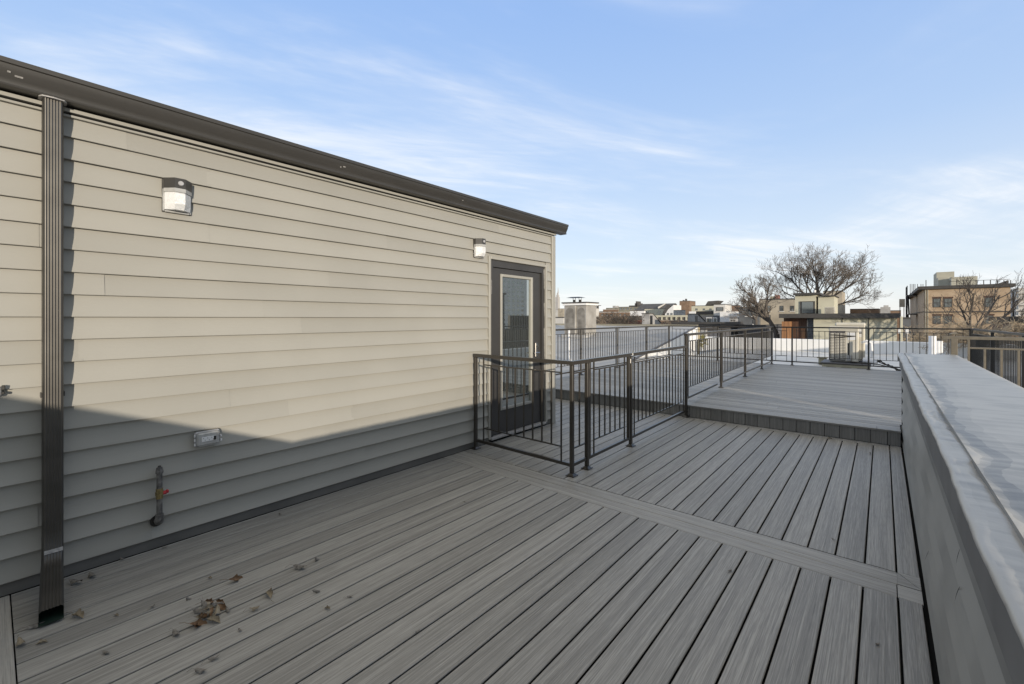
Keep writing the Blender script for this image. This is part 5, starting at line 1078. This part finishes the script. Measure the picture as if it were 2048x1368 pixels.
tree('dry_shrub', 'yellowing shrub growing beside the yellow brick pier', (b0.x, 21, -0.1), [(b0, b0 + Vector((random.uniform(-0.4, 0.5), random.uniform(-0.3, 0.3), 0.3)), 0.012, True) for _ in range(5)], 0.1, 90, rmin=0.012, maxlev=3, kids=(6, 5, 3), spread=0.9, up=0.0, group='dry vine bushes', cat='bush', m1='plant', m2='plant')

# ---------------------------------------------------------------- world, sun, camera
w = bpy.data.worlds.new('World'); bpy.context.scene.world = w; w.use_nodes = True; nt = w.node_tree; bg = nt.nodes['Background']
sky = N(nt, 'ShaderNodeTexSky'); sky.sky_type = 'NISHITA'; sky.sun_disc = False; sky.sun_elevation = SUN_EL
sky.sun_rotation = math.atan2(SUN_AZ.x, SUN_AZ.y); sky.altitude = 0; sky.air_density = 1.0; sky.dust_density = 0.3; sky.ozone_density = 2.0
STR = 0.15
tc = N(nt, 'ShaderNodeTexCoord'); sep = N(nt, 'ShaderNodeSeparateXYZ'); nt.links.new(tc.outputs['Generated'], sep.inputs[0])
def math_(op, a, b=None, c=None):
    n = N(nt, 'ShaderNodeMath', operation=op)
    for i, v in enumerate((a, b, c)):
        if v is None: continue
        if isinstance(v, (int, float)): n.inputs[i].default_value = v
        else: nt.links.new(v, n.inputs[i])
    return n.outputs[0]
zc = math_('MAXIMUM', sep.outputs[2], 0.0); den = math_('ADD', zc, 0.10)
cmb = N(nt, 'ShaderNodeCombineXYZ'); nt.links.new(math_('DIVIDE', sep.outputs[0], den), cmb.inputs[0]); nt.links.new(math_('DIVIDE', sep.outputs[1], den), cmb.inputs[1])
def cloud(rot, scale, nscale, det, rough, dist, p0, p1, loc=(0, 0, 0)):
    mp = N(nt, 'ShaderNodeMapping'); mp.vector_type = 'TEXTURE'; mp.inputs['Rotation'].default_value = (0, 0, R(rot)); mp.inputs['Scale'].default_value = scale; mp.inputs['Location'].default_value = loc
    nt.links.new(cmb.outputs[0], mp.inputs['Vector'])
    n = N(nt, 'ShaderNodeTexNoise'); n.inputs['Scale'].default_value = nscale; n.inputs['Detail'].default_value = det; n.inputs['Roughness'].default_value = rough; n.inputs['Distortion'].default_value = dist
    nt.links.new(mp.outputs[0], n.inputs['Vector'])
    mr = N(nt, 'ShaderNodeMapRange'); mr.interpolation_type = 'SMOOTHSTEP'; mr.inputs['From Min'].default_value = p0; mr.inputs['From Max'].default_value = p1; nt.links.new(n.outputs['Fac'], mr.inputs['Value'])
    return mr.outputs[0]
c1 = cloud(58, (1.5, 0.8, 1), 0.6, 6, 0.6, 0.7, 0.41, 0.66, (-3.0, 1.2, 0)); c2 = cloud(52, (1.5, 0.32, 1), 1.1, 8, 0.66, 0.5, 0.36, 0.70, (2.2, -2.1, 0))
veil = math_('MULTIPLY', math_('MULTIPLY', c1, math_('ADD', math_('MULTIPLY', c2, 0.75), 0.30)), 0.95)
lowm = N(nt, 'ShaderNodeMapRange'); lowm.interpolation_type = 'SMOOTHSTEP'; lowm.inputs['From Min'].default_value = 0.62; lowm.inputs['From Max'].default_value = 0.0; lowm.inputs['To Min'].default_value = 0.0; lowm.inputs['To Max'].default_value = 0.16
nt.links.new(sep.outputs[2], lowm.inputs['Value'])
fac = math_('MINIMUM', math_('ADD', math_('MULTIPLY', veil, 0.62), lowm.outputs[0]), 0.93)
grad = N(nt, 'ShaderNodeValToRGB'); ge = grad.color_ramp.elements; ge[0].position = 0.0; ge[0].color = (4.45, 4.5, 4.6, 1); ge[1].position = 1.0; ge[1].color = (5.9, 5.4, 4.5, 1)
for pos, colr in ((0.10, (3.6, 4.15, 4.85)), (0.33, (2.3, 3.25, 4.9)), (0.58, (1.8, 2.8, 4.85)), (0.66, (1.9, 2.8, 4.5)), (0.78, (5.4, 4.95, 4.2))):  # highest stops: unseen zenith brightened to light the decks
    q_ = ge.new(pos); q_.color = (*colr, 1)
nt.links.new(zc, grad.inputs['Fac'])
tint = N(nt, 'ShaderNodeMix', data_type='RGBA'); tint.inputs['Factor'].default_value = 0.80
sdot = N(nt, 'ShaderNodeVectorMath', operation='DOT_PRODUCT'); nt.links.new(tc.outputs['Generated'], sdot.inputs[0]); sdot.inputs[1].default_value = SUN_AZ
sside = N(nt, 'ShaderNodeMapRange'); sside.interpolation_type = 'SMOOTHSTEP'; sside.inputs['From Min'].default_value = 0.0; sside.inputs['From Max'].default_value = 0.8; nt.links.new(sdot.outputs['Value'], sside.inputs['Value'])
dim_side = N(nt, 'ShaderNodeMix', data_type='RGBA'); nt.links.new(sside.outputs[0], dim_side.inputs['Factor']); nt.links.new(grad.outputs['Color'], dim_side.inputs[6]); dim_side.inputs[7].default_value = (0.95, 1.08, 1.2, 1)  # sky behind the camera dimmed on the sun side to deepen wall shade
nt.links.new(sky.outputs[0], tint.inputs[6]); nt.links.new(dim_side.outputs[2], tint.inputs[7])
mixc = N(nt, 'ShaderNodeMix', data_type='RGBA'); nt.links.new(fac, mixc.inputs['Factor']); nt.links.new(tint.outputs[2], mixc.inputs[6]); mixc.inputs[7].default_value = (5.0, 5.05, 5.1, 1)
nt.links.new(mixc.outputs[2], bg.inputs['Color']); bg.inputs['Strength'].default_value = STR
sl = bpy.data.lights.new('sun', 'SUN'); sl.energy = 2.75; sl.angle = R(0.5); sl.color = (1.0, 0.885, 0.73)
so = bpy.data.objects.new('sun', sl); C.objects.link(so)
sd = Vector((SUN_AZ.x * math.cos(SUN_EL), SUN_AZ.y * math.cos(SUN_EL), math.sin(SUN_EL))); so.rotation_euler = sd.to_track_quat('Z', 'Y').to_euler(); so.location = (20, -12, 12)
cam = bpy.data.cameras.new('camera'); co = bpy.data.objects.new('camera', cam); C.objects.link(co); co.location = (0, 0, EYE); co.rotation_euler = (R(90), 0, YAW)
cam.sensor_width = 36.0; cam.lens = 36.0 * FPX / 2048; cam.shift_y = -(684 - HYP) / 2048; cam.clip_start = 0.02; cam.clip_end = 12000
sc = bpy.context.scene; sc.camera = co
sc.view_settings.view_transform = 'Standard'; sc.view_settings.look = 'None'; sc.view_settings.exposure = 0.47; sc.view_settings.gamma = 1.0
sc.cycles.max_bounces = 6
